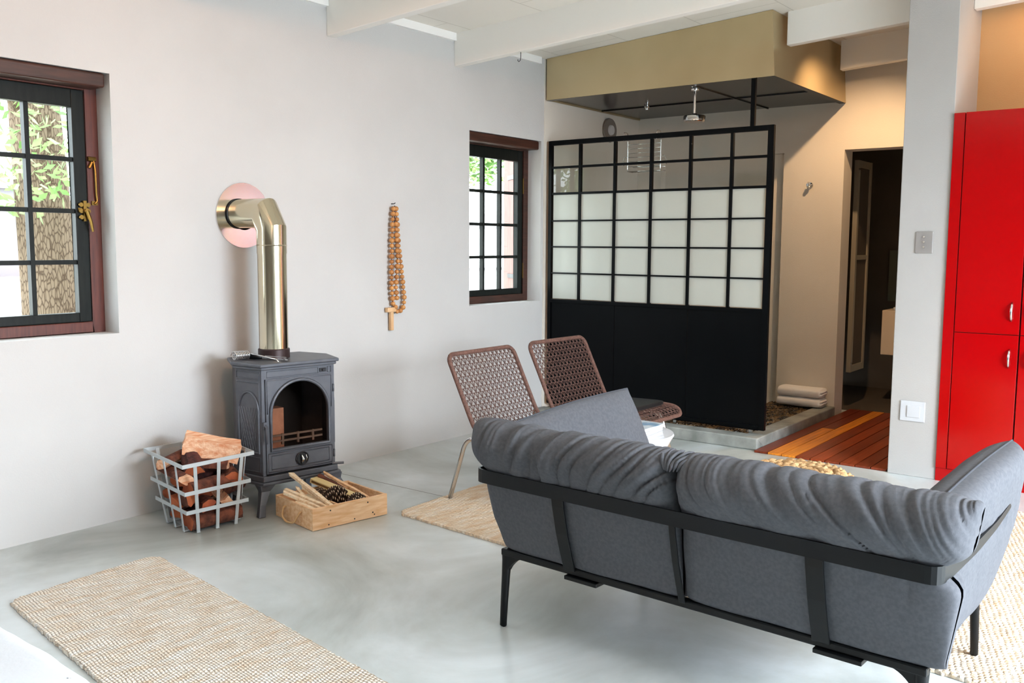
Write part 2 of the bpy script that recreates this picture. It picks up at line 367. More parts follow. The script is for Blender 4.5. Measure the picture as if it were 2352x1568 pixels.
# sloping ceiling boards
cm = MB(); y0, y1 = -3.25, Wt
cm.hexa([(-2.8, y0, ceil_z(y0)), (7.9, y0, ceil_z(y0)), (7.9, y1, ceil_z(y1)), (-2.8, y1, ceil_z(y1)),
         (-2.8, y0, ceil_z(y0)+.1), (7.9, y0, ceil_z(y0)+.1), (7.9, y1, ceil_z(y1)+.1), (-2.8, y1, ceil_z(y1)+.1)])
ceiling = struct(cm.build('ceiling', M_ceil))
nt = M_ceil.node_tree      # fine board joints every 1.2 m and 0.3 m
mp = nt.nodes[M_ceil['mp']]; br = N(M_ceil, 'ShaderNodeTexBrick'); br.inputs['Color1'].default_value = rgb(236, 231, 222); br.inputs['Color2'].default_value = rgb(238, 233, 224)
br.inputs['Mortar'].default_value = rgb(214, 208, 198); br.inputs['Scale'].default_value = 1; br.inputs['Mortar Size'].default_value = .004; br.inputs['Brick Width'].default_value = 2.4; br.inputs['Row Height'].default_value = .6
LK(M_ceil, mp.outputs[0], br.inputs[0]); LK(M_ceil, br.outputs[0], nt.nodes['Principled BSDF'].inputs['Base Color'])
def beam(i, x, t, ya, yb):
    zt = .23
    b = MB().hexa([(x, ya, beam_z(ya)), (x+t, ya, beam_z(ya)), (x+t, yb, beam_z(yb)), (x, yb, beam_z(yb)),
                   (x, ya, beam_z(ya)+zt), (x+t, ya, beam_z(ya)+zt), (x+t, yb, beam_z(yb)+zt), (x, yb, beam_z(yb)+zt)])
    o = b.build('ceiling_beam', M_beam, bevel=.004); o.name = 'ceiling_beam'; return o
beam_labels = [(.36, -3.05, WY, None), (1.52, -3.05, WY, None), (2.70, -3.05, WY, 'white ceiling beam nearest the large left window'),
               (3.875, -3.05, WY, 'white ceiling beam meeting the wall above the wooden bead string'),
               (5.04, -3.05, WY, 'long white ceiling beam in front of the metal shower canopy'),
               (6.27, 1.562, 2.44, 'short white ceiling beam between the metal canopy and the pillar'),
               (7.38, 1.562, 2.44, 'white ceiling beam against the back wall above the doorway')]
for i, (x, ya, yb, lb) in enumerate(beam_labels):
    o = beam(i, x, .065 if i < 5 else .07, ya, yb); o.name = 'trim_%d' % (i+1); struct(o)
o = beam(9, 6.27, .07, -3.05, 1.284); o.name = 'trim_8'; struct(o)
xs_ = [.36, 1.52, 2.70, 3.875, 5.04, 6.06]
for i in range(5):
    a, b = xs_[i]+.067, xs_[i+1]-.002
    struct(MB().hexa([(a, WY-.025, 2.80), (b, WY-.025, 2.80), (b, WY, 2.80), (a, WY, 2.80), (a, WY-.025, 2.852), (b, WY-.025, 2.852), (b, WY, 2.85), (a, WY, 2.85)]).build('trim_%d' % (i+9), M_trim))

# bathroom beyond the doorway
bt_ = MB(); bt_.box(9.6, 1.0, -.1, 9.7, 3.3, 2.5).box(bt, 3.2, 0, 9.6, 3.3, 2.5).box(bt, 1.0, 0, 9.6, 1.1, 2.5).box(bt, 1.0, 2.4, 9.6, 3.3, 2.5)
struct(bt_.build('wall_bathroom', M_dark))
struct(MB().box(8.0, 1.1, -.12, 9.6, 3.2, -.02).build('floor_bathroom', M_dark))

# ------------------------------------------------------------------ windows
def hwin(n, xa, xb, leftcol):
    t = struct(thing('window_%d' % n, None, None, (0, 0, 0)))
    yf = WY+.125; f = MB()
    f.box(xb-.062, yf, zs, xb, yf+.075, zh); f.box(xa, yf, zs, xa+.062, yf+.075, zh); f.box(xa+.062, yf, zs, xb-.062, yf+.075, zs+.055); f.box(xa+.062, yf, zh-.075, xb-.062, yf+.075, zh)
    f.build('window_frame', M_redwood if n == 1 else M_lintel, t, bevel=.004)
    s = MB(); a, b, c, d = xa+.064, xb-.064, zs+.057, zh-.077; ys = yf+.008; sw = .062
    s.box(a, ys, c, a+sw, ys+.045, d).box(b-sw, ys, c, b, ys+.045, d).box(a+sw, ys, c, b-sw, ys+.045, c+.045).box(a+sw, ys, d-.085, b-sw, ys+.045, d)
    s.build('window_sash', M_darkwood, t, bevel=.003)
    px0, px1, pz0, pz1 = a+sw, b-sw, c+.045, d-.085
    k = MB(); nc = 3
    for i in range(1, nc): x = px0+(px1-px0)*i/nc; k.box(x-.011, ys+.006, pz0, x+.011, ys+.04, pz1)
    for j in range(1, 4): z = pz0+(pz1-pz0)*j/4; k.box(px0, ys+.010, z-.011, px1, ys+.036, z+.011)
    k.build('glazing_bars', M_darkwood, t)
    MB().box(px0, ys+.02, pz0, px1, ys+.024, pz1).build('window_pane', M_glass, t)
    MB().box(xa+.002, WY+.004, zh-.07, xb-.02, WY+.13, zh-.002).build('lintel_board', M_lintel, t, bevel=.012, seg=3)
    return t, yf, ys, b
t1, yf, ys, bx1 = hwin(1, *ops[0], 0)
# brass casement fastener and stay on the sash edge of the near window
cf = MB(); cf.box(2.372, ys-.006, 1.545, 2.432, ys, 1.565).box(2.392, yf-.012, 1.50, 2.408, ys, 1.60)
cf.tube([(2.40, yf-.012, 1.55), (2.40, yf-.03, 1.55)], .010, 10).tube([(2.40, yf-.028, 1.55), (2.415, yf-.032, 1.50), (2.425, yf-.03, 1.45)], [.009, .008, .006], 8)
for dz in (-.03, 0, .03):
    for dx in (-.018, .018): cf.tube([(2.40+dx, ys-.008, 1.55+dz), (2.40+dx, ys-.018, 1.55+dz)], .011, 10)
cf.build('brass_catch', M_brass, t1, auto=40)
cs = MB(); cs.tube([(2.455, yf-.006, 1.80), (2.457, yf-.016, 1.74), (2.458, yf-.016, 1.64), (2.462, yf-.012, 1.60), (2.448, yf-.012, 1.585)], .0055, 8)
cs.tube([(2.425, yf-.004, 1.805), (2.465, yf-.004, 1.805)], .012, 8).tube([(2.43, yf-.01, 1.76), (2.445, yf-.01, 1.79)], .008, 8).box(2.437, yf-.008, 1.58, 2.468, yf, 1.60)
cs.build('brass_stay', M_brass, t1, auto=40)
t2, yf, ys, bx2 = hwin(2, *ops[1], 0)
for z in (1.19, 1.86): MB().tube([(bx2+.003, ys-.004, z-.06), (bx2+.003, ys-.004, z+.06)], .005, 8).build('hinge', M_brass, t2)

# ------------------------------------------------------------------ outside the windows
M_ground = mat('pale sandy ground', (222, 214, 200), .95, c2=(200, 190, 174), nscale=2)
M_treebark = mat('tree bark', (176, 158, 136), .95, spec=.1)
b = M_treebark.node_tree.nodes['Principled BSDF']; mp = M_treebark.node_tree.nodes[M_treebark['mp']]; mp.inputs['Scale'].default_value = (34, 34, 10)
vo = N(M_treebark, 'ShaderNodeTexVoronoi'); vo.feature = 'DISTANCE_TO_EDGE'; vo.inputs['Scale'].default_value = 1.6; LK(M_treebark, mp.outputs[0], vo.inputs[0])
rp = N(M_treebark, 'ShaderNodeValToRGB'); rp.color_ramp.elements[0].color = rgb(58, 45, 35); rp.color_ramp.elements[1].color = rgb(106, 92, 78); rp.color_ramp.elements[1].position = .16
LK(M_treebark, vo.outputs[0], rp.inputs[0]); LK(M_treebark, rp.outputs[0], b.inputs['Base Color'])
M_leaf = mat('green leaves', (82, 124, 50), .6, c2=(136, 168, 92), nscale=3)
M_leaf.node_tree.nodes['Principled BSDF'].inputs['Transmission Weight'].default_value = 0
M_house = mat('pale grey outbuilding wall', (104, 102, 108), .9)
M_housewhite = mat('white rendered wall', (238, 238, 240), .9)
M_terra = mat('terracotta paving', (206, 150, 118), .9)
struct(MB().box(-8, Wt, -.16, 40, 60, -.06).build('floor_outside', M_ground))
random.seed(5)
def leafy(name, blobs, n, size, parent, seed):
    rg = random.Random(seed); m = MB()
    for i in range(n):
        c, r = blobs[i % len(blobs)]
        while True:
            p = Vector((rg.uniform(-1, 1), rg.uniform(-1, 1), rg.uniform(-1, 1)))
            if p.length < 1: break
        p = Vector(c)+Vector((p.x*r[0], p.y*r[1], p.z*r[2]))
        a = Vector((rg.gauss(0, 1), rg.gauss(0, 1), rg.gauss(0, 1)-.4)).normalized(); q = a.orthogonal().normalized(); s = size*rg.uniform(.6, 1.3)
        m.add([p, p+a*s*.5+q*s*.22, p+a*s, p+a*s*.5-q*s*.22], [(0, 1, 2, 3)])
    return m.build(name, M_leaf, parent)
tr = thing('tree', 'rough-barked tree standing just outside the large left window', 'tree', (3.28, 6.6, -.06))
m = MB(); rad = []
def trunk(u, v):
    h = v*4.2; a = u*2*PI; r = .205-.018*h+.05*math.exp(-h*3); r *= 1+.06*mn.noise(Vector((math.cos(a)*2, math.sin(a)*2, h*.8)))
    return (r*math.cos(a)+.03*math.sin(h)-.035*h, r*math.sin(a), h)
m.grid(trunk, 32, 40, cu=True); m.build('trunk', M_treebark, tr, smooth=True)
m = MB(); m.tube([(-.05, 0, 2.2), (-.4, -.1, 2.7), (-.9, -.3, 3.1)], [.07, .05, .03], 8).tube([(-.1, 0, 2.6), (.4, -.3, 3.1), (.8, -.5, 3.4)], [.07, .05, .03], 8).build('branch', M_treebark, tr, smooth=True)
leafy('foliage', [((-.55, -.7, 2.15), (.5, .4, .55)), ((.15, -.85, 2.35), (.42, .3, .6)), ((.1, -.8, 1.95), (.28, .2, .35)), ((-.3, .8, 2.9), (1.2, .7, .6)), ((-.6, .2, 1.75), (.35, .3, .25))], 2600, .085, tr, 3)
bs = thing('hedge_tree', 'light green tree seen through the far small window', 'tree', (10.6, 9.2, -.06))
MB().tube([(0, 0, 0), (.05, 0, 1.4), (0, .1, 2.8)], [.12, .1, .06], 10).build('trunk', M_treebark, bs, smooth=True)
leafy('foliage', [((0, 0, 3.0), (1.1, .8, .75)), ((.9, .2, 2.9), (.7, .6, .5))], 2600, .13, bs, 8)
ob = thing('outbuilding', 'pale grey outbuilding seen low through the large left window', 'building', (12.0, 36, -.06))
MB().box(-6, 0, 0, 4.7, 6, 3.4).build('wall', M_house, ob); MB().box(4.7, .2, 0, 7.5, 6, 3.0).build('end_wall', M_housewhite, ob, bevel=.01)
MB().box(-6.2, -.2, 3.4, 4.9, 6.2, 3.55).build('roof', M_house, ob); MB().box(-6, -1.5, 0, 8, 0, .15).build('step', M_terra, ob)
hb = thing('white_house', 'white rendered house seen through the far small window', 'building', (13.2, 12.5, -.06))
MB().box(-3, 0, 0, 6, 3, 2.1).build('wall', M_housewhite, hb); MB().box(-3, -.03, 1.78, 6, 0, 1.84).box(-3, -.03, .9, 6, 0, .95).build('rail_band', M_house, hb)
M_shut = mat('faded red brown shutter', (118, 78, 70), .7, c2=(96, 60, 54), nscale=5, stretch=(8, 8, 1))
sh = thing('window_shutter', 'faded red-brown wooden shutter folded back outside the far window', 'shutter', (6.10, Wt+.004, zs), math.radians(52))
MB().box(0, -.02, 0, .40, .02, 1.24).build('shutter_board', M_shut, sh, bevel=.004)
for z in (.17, .98): MB().box(.0, .02, z, .25, .027, z+.035).build('strap_hinge', M_blackmetal, sh)
# ------------------------------------------------------------------ shower platform, deck, canopy, screen
pf = struct(thing('floor_shower_platform', None, None))
px_, py0, py1, ph = 6.0, 2.445, WY-.02, .085
MB().box(px_, py0, 0, px_+.13, py1, ph).box(px_+.13, py0, 0, bx, py0+.13, ph).box(px_+.13, py0+.13, 0, bx, py1, .06).build('kerb', M_conc, pf, bevel=.008)
rg = random.Random(2); pb = MB()
x = px_+.14
while x < bx-.02:
    y = py0+.14
    while y < 3.25:
        if y < 3.0 or x < 6.6:
            r = rg.uniform(.010, .017); a = rg.uniform(0, PI); cx_, cy_ = x+rg.uniform(-.006, .006), y+rg.uniform(-.006, .006); e = rg.uniform(.6, 1)
            vs = []
            for k in range(7):
                t = 2*PI*k/7; u_, v_ = r*math.cos(t), r*e*math.sin(t)
                vs.append((cx_+u_*math.cos(a)-v_*math.sin(a), cy_+u_*math.sin(a)+v_*math.cos(a), .062))
            vs += [((p[0]-cx_)*.6+cx_, (p[1]-cy_)*.6+cy_, .076) for p in vs[:7]]
            pb.add(vs, [(k, (k+1) % 7, 7+(k+1) % 7, 7+k) for k in range(7)]+[tuple(range(7, 14))])
        y += .026
    x += .026
p_ = pb.build('pebble_bed', M_peb, pf); p_['kind'] = 'stuff'
MB().box(px_+.13, 3.25, .06, bx, py1, .074).build('tray', M_peb, pf)
# hardwood deck boards leading through the doorway (one surface)
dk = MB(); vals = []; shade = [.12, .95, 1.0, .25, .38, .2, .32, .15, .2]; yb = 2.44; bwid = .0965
for i in range(9):
    ya_ = yb-bwid*i; yc_ = ya_-bwid+.006
    segs = [(5.945, 7.02 if i == 1 else 8.0)] + ([(7.023, 8.0)] if i == 1 else [])
    for q, (xa, xb) in enumerate(segs):
        n0 = len(dk.f); dk.box(xa, yc_, .0, xb, ya_, .014); vals += [shade[i] if q == 0 else .15]*(len(dk.f)-n0)
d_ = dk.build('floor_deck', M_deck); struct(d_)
at = d_.data.attributes.new('board', 'FLOAT', 'FACE')
cen = [p.center for p in d_.data.polygons]
for i, c in enumerate(cen):
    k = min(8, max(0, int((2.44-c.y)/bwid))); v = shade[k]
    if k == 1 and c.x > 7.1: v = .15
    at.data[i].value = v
struct(MB().box(5.945, 1.57, .0005, 8.0, 2.44, .002).build('floor_deck_gap', M_deck_gap))

# canopy
cn = thing('shower_canopy', 'large brushed steel canopy hanging over the walk-in shower', 'shower canopy', (0, 0, 0))
fx, hb_ = 6.13, 2.53
yl0, yr0, yl1, yr1 = WY-.022, 2.462, WY-.022, 2.49
ztl, ztr = ceil_z(yl1)-.002, ceil_z(yr1)-.002
h = MB(); T = [(fx+.0, yl1, ztl), (fx+.0, yr1, ztr), (bx-.001, yr1, ztr), (bx-.001, yl1, ztl)]; Bm = [(fx, yl0, hb_), (fx, yr0, hb_), (bx-.001, yr0, hb_), (bx-.001, yl0, hb_)]
h.add(T+Bm, [(0, 1, 5, 4), (1, 2, 6, 5), (3, 0, 4, 7)])
h.build('canopy_skirt', M_hood, cn)
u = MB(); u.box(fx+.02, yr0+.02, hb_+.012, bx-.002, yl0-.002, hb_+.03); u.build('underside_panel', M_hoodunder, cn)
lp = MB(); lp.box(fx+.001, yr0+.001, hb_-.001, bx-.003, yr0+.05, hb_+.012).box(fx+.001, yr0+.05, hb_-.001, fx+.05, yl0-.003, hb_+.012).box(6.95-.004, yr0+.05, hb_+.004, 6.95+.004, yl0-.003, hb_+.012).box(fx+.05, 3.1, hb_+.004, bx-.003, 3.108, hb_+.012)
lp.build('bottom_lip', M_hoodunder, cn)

# steel and glass screen
sn = thing('shower_screen', 'black steel framed screen with small glass panes around the shower', 'shower screen', (0, 0, 0))
sx0, sx1 = 6.145, 6.178; sy0, sy1 = 2.458, 4.312; sz0, sz1 = .112, 2.212
f = MB(); fwid = .042
f.box(sx0, sy0, sz0, sx1, sy0+fwid, sz1).box(sx0, sy1-.03, sz0, sx1, sy1, sz1).box(sx0, sy0+fwid, sz1-.036, sx1, sy1-.03, sz1).box(sx0, sy0+fwid, sz0, sx1, sy1-.03, sz0+.03)
f.box(sx0, sy0+fwid, .935, sx1, sy1-.03, .962)
f.build('screen_frame', M_screenblack, sn, bevel=.002)
ycols = [sy1-.03, 4.018, 3.704, 3.393, 3.076, 2.760, sy0+fwid]; zrows = [2.176, 2.004, 1.799, 1.585, 1.380, 1.171, .962]
k = MB()
for y in ycols[1:-1]: k.box(sx0+.004, y-.011, .962, sx1-.004, y+.011, 2.176)
for i, z in enumerate(zrows[1:-1]): hh = .009 if i < 2 else .006; k.box(sx0+.006, sy0+fwid, z-hh, sx1-.006, sy1-.03, z+hh)
k.build('glazing_bars', M_screenblack, sn)
for i in range(6):
    for j in range(6):
        g = MB().box(6.160, ycols[i+1]+.011, zrows[j+1]+.006, 6.164, ycols[i]-.011, zrows[j]-.006).build('glass_pane', M_glass if j < 2 else M_frost, sn)
        g['label'] = 'clear glass pane' if j < 2 else 'frosted glass pane'
pl = MB(); ys_ = [sy1-.03, 3.688, 3.069, sy0+fwid]
for i in range(3):
    MB().box(6.155, ys_[i+1]+.002, sz0+.03, 6.168, ys_[i]-.002, .935).build('lower_panel', M_screenblack, sn)
for y in (3.15, 2.56):
    MB().box(6.150, y-.012, ph, 6.174, y+.012, sz0).build('foot', M_chrome, sn)
MB().box(6.150, 2.602, sz1, 6.176, 2.632, hb_+.011).build('ceiling_rod', M_screenblack, sn)

# rain shower head on its pipe
s_ = thing('rain_shower', 'round chrome rain shower head on a short pipe under the canopy', 'shower head', (6.36, 3.155, 2.30))
MB().lathe([(.0, 0), (.074, 0), (.08, .006), (.08, .040), (.076, .046), (.02, .052), (.016, .062), (0, .062)], seg=36).build('head', M_chrome, s_, auto=35)
MB().tube([(0, 0, .06), (0, 0, .236)], .011, 14).lathe([(.0, .222), (.03, .226), (.032, .238), (.0, .24)], seg=20).build('pipe', M_chrome, s_, auto=40)
s_ = thing('spray_nozzle', 'tiny chrome nozzle under the dark canopy left of the shower head', 'nozzle', (6.87, 3.84, 2.50))
MB().lathe([(0, 0), (.012, .002), (.015, .02), (.022, .026), (.022, .04), (0, .041)], seg=16).tube([(0, 0, .012), (-.01, -.03, .004)], .005, 8).build('nozzle_body', M_chrome, s_, auto=40)
# wire caddy hanging from the top rail of the screen
s_ = thing('wire_caddy', 'hanging wire shower caddy behind the clear top panes', 'shower caddy', (6.235, 3.49, 1.95))
c = MB(); r = .0028
for y in (-.14, .14):
    c.tube([(-.04, y, .275), (-.07, y, .30), (-.10, y, .27), (-.10, y, .25)][:0] or rounded([(-.085, y, .22), (-.085, y, .285), (-.02, y, .285), (-.02, y, .0), (.06, y, -.0)], .02), .0035, 6)
for i in range(5): z = .20-.032*i; c.tube([(-.02, -.14, z), (-.02, .14, z)], r*.8, 5)
for x, z in ((-.02, 0), (.06, 0), (.06, .035), (-.02, .035)): c.tube([(x, -.14, z), (x, .14, z)], r, 5)
for i in range(12): y = -.14+.28*i/11; c.tube([(-.02, y, 0), (.06, y, 0)], r*.7, 5)
for y, s in ((-.14, -1), (.14, 1)): c.tube([(-.02, y, .10), (-.015, y+s*.03, .11), (-.01, y+s*.045, .07), (-.005, y+s*.04, .045)], r, 6)
c.build('wire_basket', M_chrome, s_, smooth=True)
# vent
s_ = thing('wall_vent', 'round grey vent high on the shower wall behind the screen', 'vent', (7.09, WY-.021, 2.392))
MB().lathe([(.0, -.012), (.10, -.012), (.10, -.004), (.105, 0)], seg=32, axis='y').build('vent_ring', M_grey, s_, auto=40)
MB().lathe([(0, -.03), (.04, -.028), (.045, -.012)], seg=24, axis='y').build('vent_cap', M_wall, s_, auto=40)
# robe hook
s_ = thing('robe_hook', 'small chrome robe hook on the wall left of the doorway', 'hook', (bx-.002, 2.722, 1.893))
MB().lathe([(.0, -.008), (.022, -.008), (.024, 0)], seg=20, axis='x').build('backplate', M_chrome, s_, auto=40)
MB().tube([(-.005, 0, 0), (-.035, 0, .002), (-.05, 0, .02)], [.008, .008, .009], 10).tube([(-.02, 0, 0), (-.03, 0, -.025)], .008, 10).lathe([(0, -.062), (.014, -.06), (.016, -.05), (0, -.046)], seg=16, axis='x').build('peg', M_chrome, s_, auto=50)
# hook under the beam
s_ = thing('beam_hook', 'small black screw hook hanging under the long white ceiling beam', 'hook', (5.07, 3.79, 2.60))
MB().tube([(0, 0, .068), (0, 0, .03), (.0, .006, .012), (.0, .016, .006), (0, .024, .012), (0, .024, .022)], .0022, 8).build('hook_wire', M_blackmetal, s_, smooth=True)

# folded towels on the platform
def towel(z, label, w, dx):
    s = thing('bath_towel', label, 'towel', (7.50+dx, 2.685, z), math.radians(0), 'folded towels on the shower platform')
    def fn(u_, v_):
        a = u_*2*PI; hw, hh = .10, .040
        cx = math.copysign(abs(math.cos(a))**.6, math.cos(a))*hw; cz = math.copysign(abs(math.sin(a))**.75, math.sin(a))*hh
        y = (v_-.5)*w; e = (1-abs(2*v_-1)**14)**.25 if 0 < v_ < 1 else 0
        n = .003*mn.noise(Vector((a*1.5, y*9, z*7)))
        return (cx*(.55+.45*e)+n, y, hh+cz*(.5+.5*e)*(1)+n)
    MB().grid(fn, 40, 50, cu=True).build('terry_cloth', M_towel, s, smooth=True)
    MB().tube([(-.085, -w*.497, .030), (.05, -w*.499, .034), (.085, -w*.49, .030), (.05, -w*.495, .054), (-.08, -w*.495, .052)], .009, 8).build('folded_edge', M_towel, s, smooth=True)
    return s
towel(.086, 'folded white bath towel lying underneath on the shower platform', .37, 0); towel(.163, 'folded white bath towel lying on top of the other one', .365, .006)

# ------------------------------------------------------------------ doorway contents
s_ = thing('framed_panel', 'narrow grey framed panel standing open behind the doorway', 'cabinet door', (8.2, 2.53, .3))
L_ = .33
MB().box(-.01, -.02, 0, .035, .02, 1.83).box(L_, -.02, 0, L_+.04, .02, 1.83).box(.035, -.018, 0, L_, .018, .06).box(.035, -.018, 1.77, L_, .018, 1.83).box(.035, -.018, .98, L_, .018, 1.02).build('panel_frame', M_frame, s_, bevel=.003)
MB().box(.035, -.006, .06, L_, .006, 1.77).build('panel_infill', M_dark, s_)
for z in (.08, 1.75): MB().tube([(-.012, -.02, z), (-.012, -.035, z)], .008, 8).build('hinge', M_chrome, s_)
s_ = thing('vanity_unit', 'small white wall-hung vanity in the dark bathroom', 'vanity', (8.62, 2.0, .43))
MB().box(0, -.35, 0, .45, .385, .40).build('carcass', M_vanity, s_, bevel=.006)
MB().box(.02, -.33, .40, .43, .30, .43).build('basin', M_white, s_, bevel=.01)
MB().tube([(.36, .30, .42), (.36, .30, .56), (.30, .30, .60), (.25, .30, .58)], .011, 10).box(.34, .27, .56, .38, .33, .58).build('tap', M_chrome, s_, auto=40)
s_ = thing('wall_panel', 'dim greenish splashback panel above the vanity', 'panel', (9.58, 2.0, .86))
MB().box(-.015, -.3, 0, .015, .60, .5).build('panel_board', mat('dull green panel', (96, 98, 84), .5), s_)

# ------------------------------------------------------------------ switches
s_ = thing('light_switch', 'brushed metal light switch plate high on the pillar', 'light switch', (5.92, 1.414, 1.423))
MB().box(-.008, -.049, -.064, 0, .049, .064).build('plate', M_plate, s_, bevel=.003)
m = MB()
for z in (-.03, 0, .03): m.tube([(-.008, 0, z), (-.016, 0, z+.003)], .006, 10)
m.build('toggle', M_chrome, s_)
s_ = thing('wall_switch', 'square white wall switch low on the pillar', 'light switch', (5.92, 1.431, .402))
MB().box(-.009, -.072, -.062, 0, .072, .062).build('plate', M_switch, s_, bevel=.004)
MB().box(-.015, -.045, -.036, -.009, .032, .036).build('rocker', M_switch, s_, bevel=.003)

# ------------------------------------------------------------------ red cabinets
def cab(name, y0, y1, label, filler):
    s = thing('tall_cabinet', label, 'cabinet', (5.90, 0, 0), 0, 'red kitchen cabinets')
    MB().box(.022, y0+.001, .08, .598, y1-.001, 2.163).build('carcass', M_redgap, s)
    MB().box(.012, y0+.001, 0, .598, y1-.001, .078).build('plinth', M_red, s)
    ya, yb = (y0, y1-.062) if filler else (y0, y1)
    if filler: MB().box(.004, y1-.060, .08, .022, y1-.001, 2.166).build('filler_panel', M_red, s, bevel=.002)
    for z0, z1, hz0, hz1 in ((.082, .899, .712, .819), (.903, 2.166, .979, 1.085)):
        d = MB().box(0, ya+.003, z0, .022, yb-.003, z1).build('door', M_red, s, bevel=.0015)
        hy = ya+.045 if filler else yb-.045
        hm = MB().tube([(.0, hy, hz0), (-.014, hy, hz0+.014), (-.024, hy, (hz0+hz1)/2), (-.014, hy, hz1-.014), (0, hy, hz1)], [.004, .006, .007, .006, .004], 10)
        hm.build('handle', M_chrome, d, smooth=True)
    return s
cab('a', .879, 1.284, 'glossy red tall cabinet unit directly beside the pillar', True)
cab('b', .45, .877, 'glossy red tall cabinet at the right edge, second from the pillar', False)

# ------------------------------------------------------------------ rugs
def rug(name, label, quad, m, z=.014, n=160):
    q = [Vector((*p, 0)) for p in quad]; c = (q[0]+q[1]+q[2]+q[3])/4; ax = (q[3]-q[0]); ang = math.atan2(ax.y, ax.x)+PI/2
    s = MB(); rgn = random.Random(4)
    rot = Matrix.Rotation(-ang, 3, 'Z')
    lq = [rot @ (p-c) for p in q]
    per = []
    for i in range(4):
        a, b = lq[i], lq[(i+1) % 4]; L = (b-a).length; k = int(L/.012); nr = Vector(((b-a).y, -(b-a).x, 0)).normalized()
        for j in range(k):
            t = j/k; e = min(t, 1-t)*L; rc = -.035*max(0, 1-e/.05)**2
            per.append(a.lerp(b, t)+nr*(rgn.uniform(-.003, .004)+.004*abs(math.sin(j*1.3))+.006*mn.noise(Vector((t*L*3, i*9, 0))))*1)
            if rc: per[-1] += (-per[-1]).normalized()*(-rc)
    N_ = len(per); inner = [p*.992 for p in per]
    vs = [(p.x, p.y, 0) for p in per]+[(p.x, p.y, z*.7) for p in per]+[(p.x, p.y, z) for p in inner]
    fs = [(i, (i+1) % N_, N_+(i+1) % N_, N_+i) for i in range(N_)]+[(N_+i, N_+(i+1) % N_, 2*N_+(i+1) % N_, 2*N_+i) for i in range(N_)]+[tuple(range(2*N_, 3*N_))]
    s.add(vs, fs); o = s.build(name, m, None); o.location = (c.x, c.y, .001); o.rotation_euler.z = ang
    return tag(o, label, 'rug')
rug('jute_runner', 'narrow natural jute runner on the floor beside the bed', [(1.20, .9), (1.84, .82), (2.245, 3.70), (1.595, 3.665)], M_rug_near)
rug('jute_rug', 'large natural jute rug under the grey sofa and woven chairs', [(3.13, .0), (5.38, .15), (5.64, 3.36), (3.396, 3.324)], M_rug_far)

# ------------------------------------------------------------------ bed corner
s_ = thing('bed', 'bed with white linen at the bottom left edge', 'bed', (-.05, 2.85, 0))
def pad(x0, y0, z0, x1, y1, z1, rc, amp, sd):
    # padded slab: rounded-rectangle outline, rounded edge profile, soft creases
    m = MB(); per = []; hz = (z1-z0)/2; zc_ = (z0+z1)/2
    for cx_, cy_, a0 in ((x1-rc, y1-rc, 0), (x0+rc, y1-rc, PI/2), (x0+rc, y0+rc, PI), (x1-rc, y0+rc, 1.5*PI)):
        for k in range(9): a = a0+PI/2*k/8; per.append((cx_, cy_, math.cos(a), math.sin(a)))
    full = []
    for i in range(len(per)):
        a, b_ = per[i], per[(i+1) % len(per)]; pa = (a[0]+a[2]*rc, a[1]+a[3]*rc); pb_ = (b_[0]+b_[2]*rc, b_[1]+b_[3]*rc); L = math.dist(pa, pb_); n = max(1, int(L/.03))
        for k in range(n): t = k/n; full.append((pa[0]*(1-t)+pb_[0]*t, pa[1]*(1-t)+pb_[1]*t, a[2]*(1-t)+b_[2]*t, a[3]*(1-t)+b_[3]*t))
    rows = []
    mx_, my_ = (x0+x1)/2, (y0+y1)/2
    for k in range(13): a = -PI/2+PI*k/12; rows.append((math.cos(a)*hz-hz, math.sin(a)*hz, 1))
    for f_ in (.97, .92, .84, .72, .55, .35, .15, .0): rows.append((-hz, hz, f_))
    vs = []
    for off, dz, f_ in rows:
        for x, y, nx_, ny_ in full:
            px_2, py_2 = x+nx_*off, y+ny_*off; px_2 = mx_+(px_2-mx_)*f_; py_2 = my_+(py_2-my_)*f_
            p = Vector((px_2, py_2, zc_+dz)); d = amp*mn.noise(Vector((p.x*3+sd, p.y*3, p.z*5)))+amp*.5*mn.noise(Vector((p.x*9+sd, p.y*9, p.z*9)))
            vs.append((p.x+nx_*d*(f_ == 1), p.y+ny_*d*(f_ == 1), p.z+d*.7))
    n = len(full); fs = [tuple(reversed(range(n)))]
    for i in range(len(rows)-1):
        for k in range(n): fs.append((i*n+k, i*n+(k+1) % n, (i+1)*n+(k+1) % n, (i+1)*n+k))
    return m.add(vs, fs)
MB().box(-.95, -.95, 0.0, .93, 1.0, .22).build('bed_base', M_sheet, s_, bevel=.02)
pad(-.97, -1.0, .20, .985, 1.05, .44, .07, .010, 2).build('mattress', M_sheet, s_, smooth=True)
pad(-.99, -1.075, .40, 1.02, 1.05, .51, .06, .014, 9).build('duvet', M_sheet, s_, smooth=True)

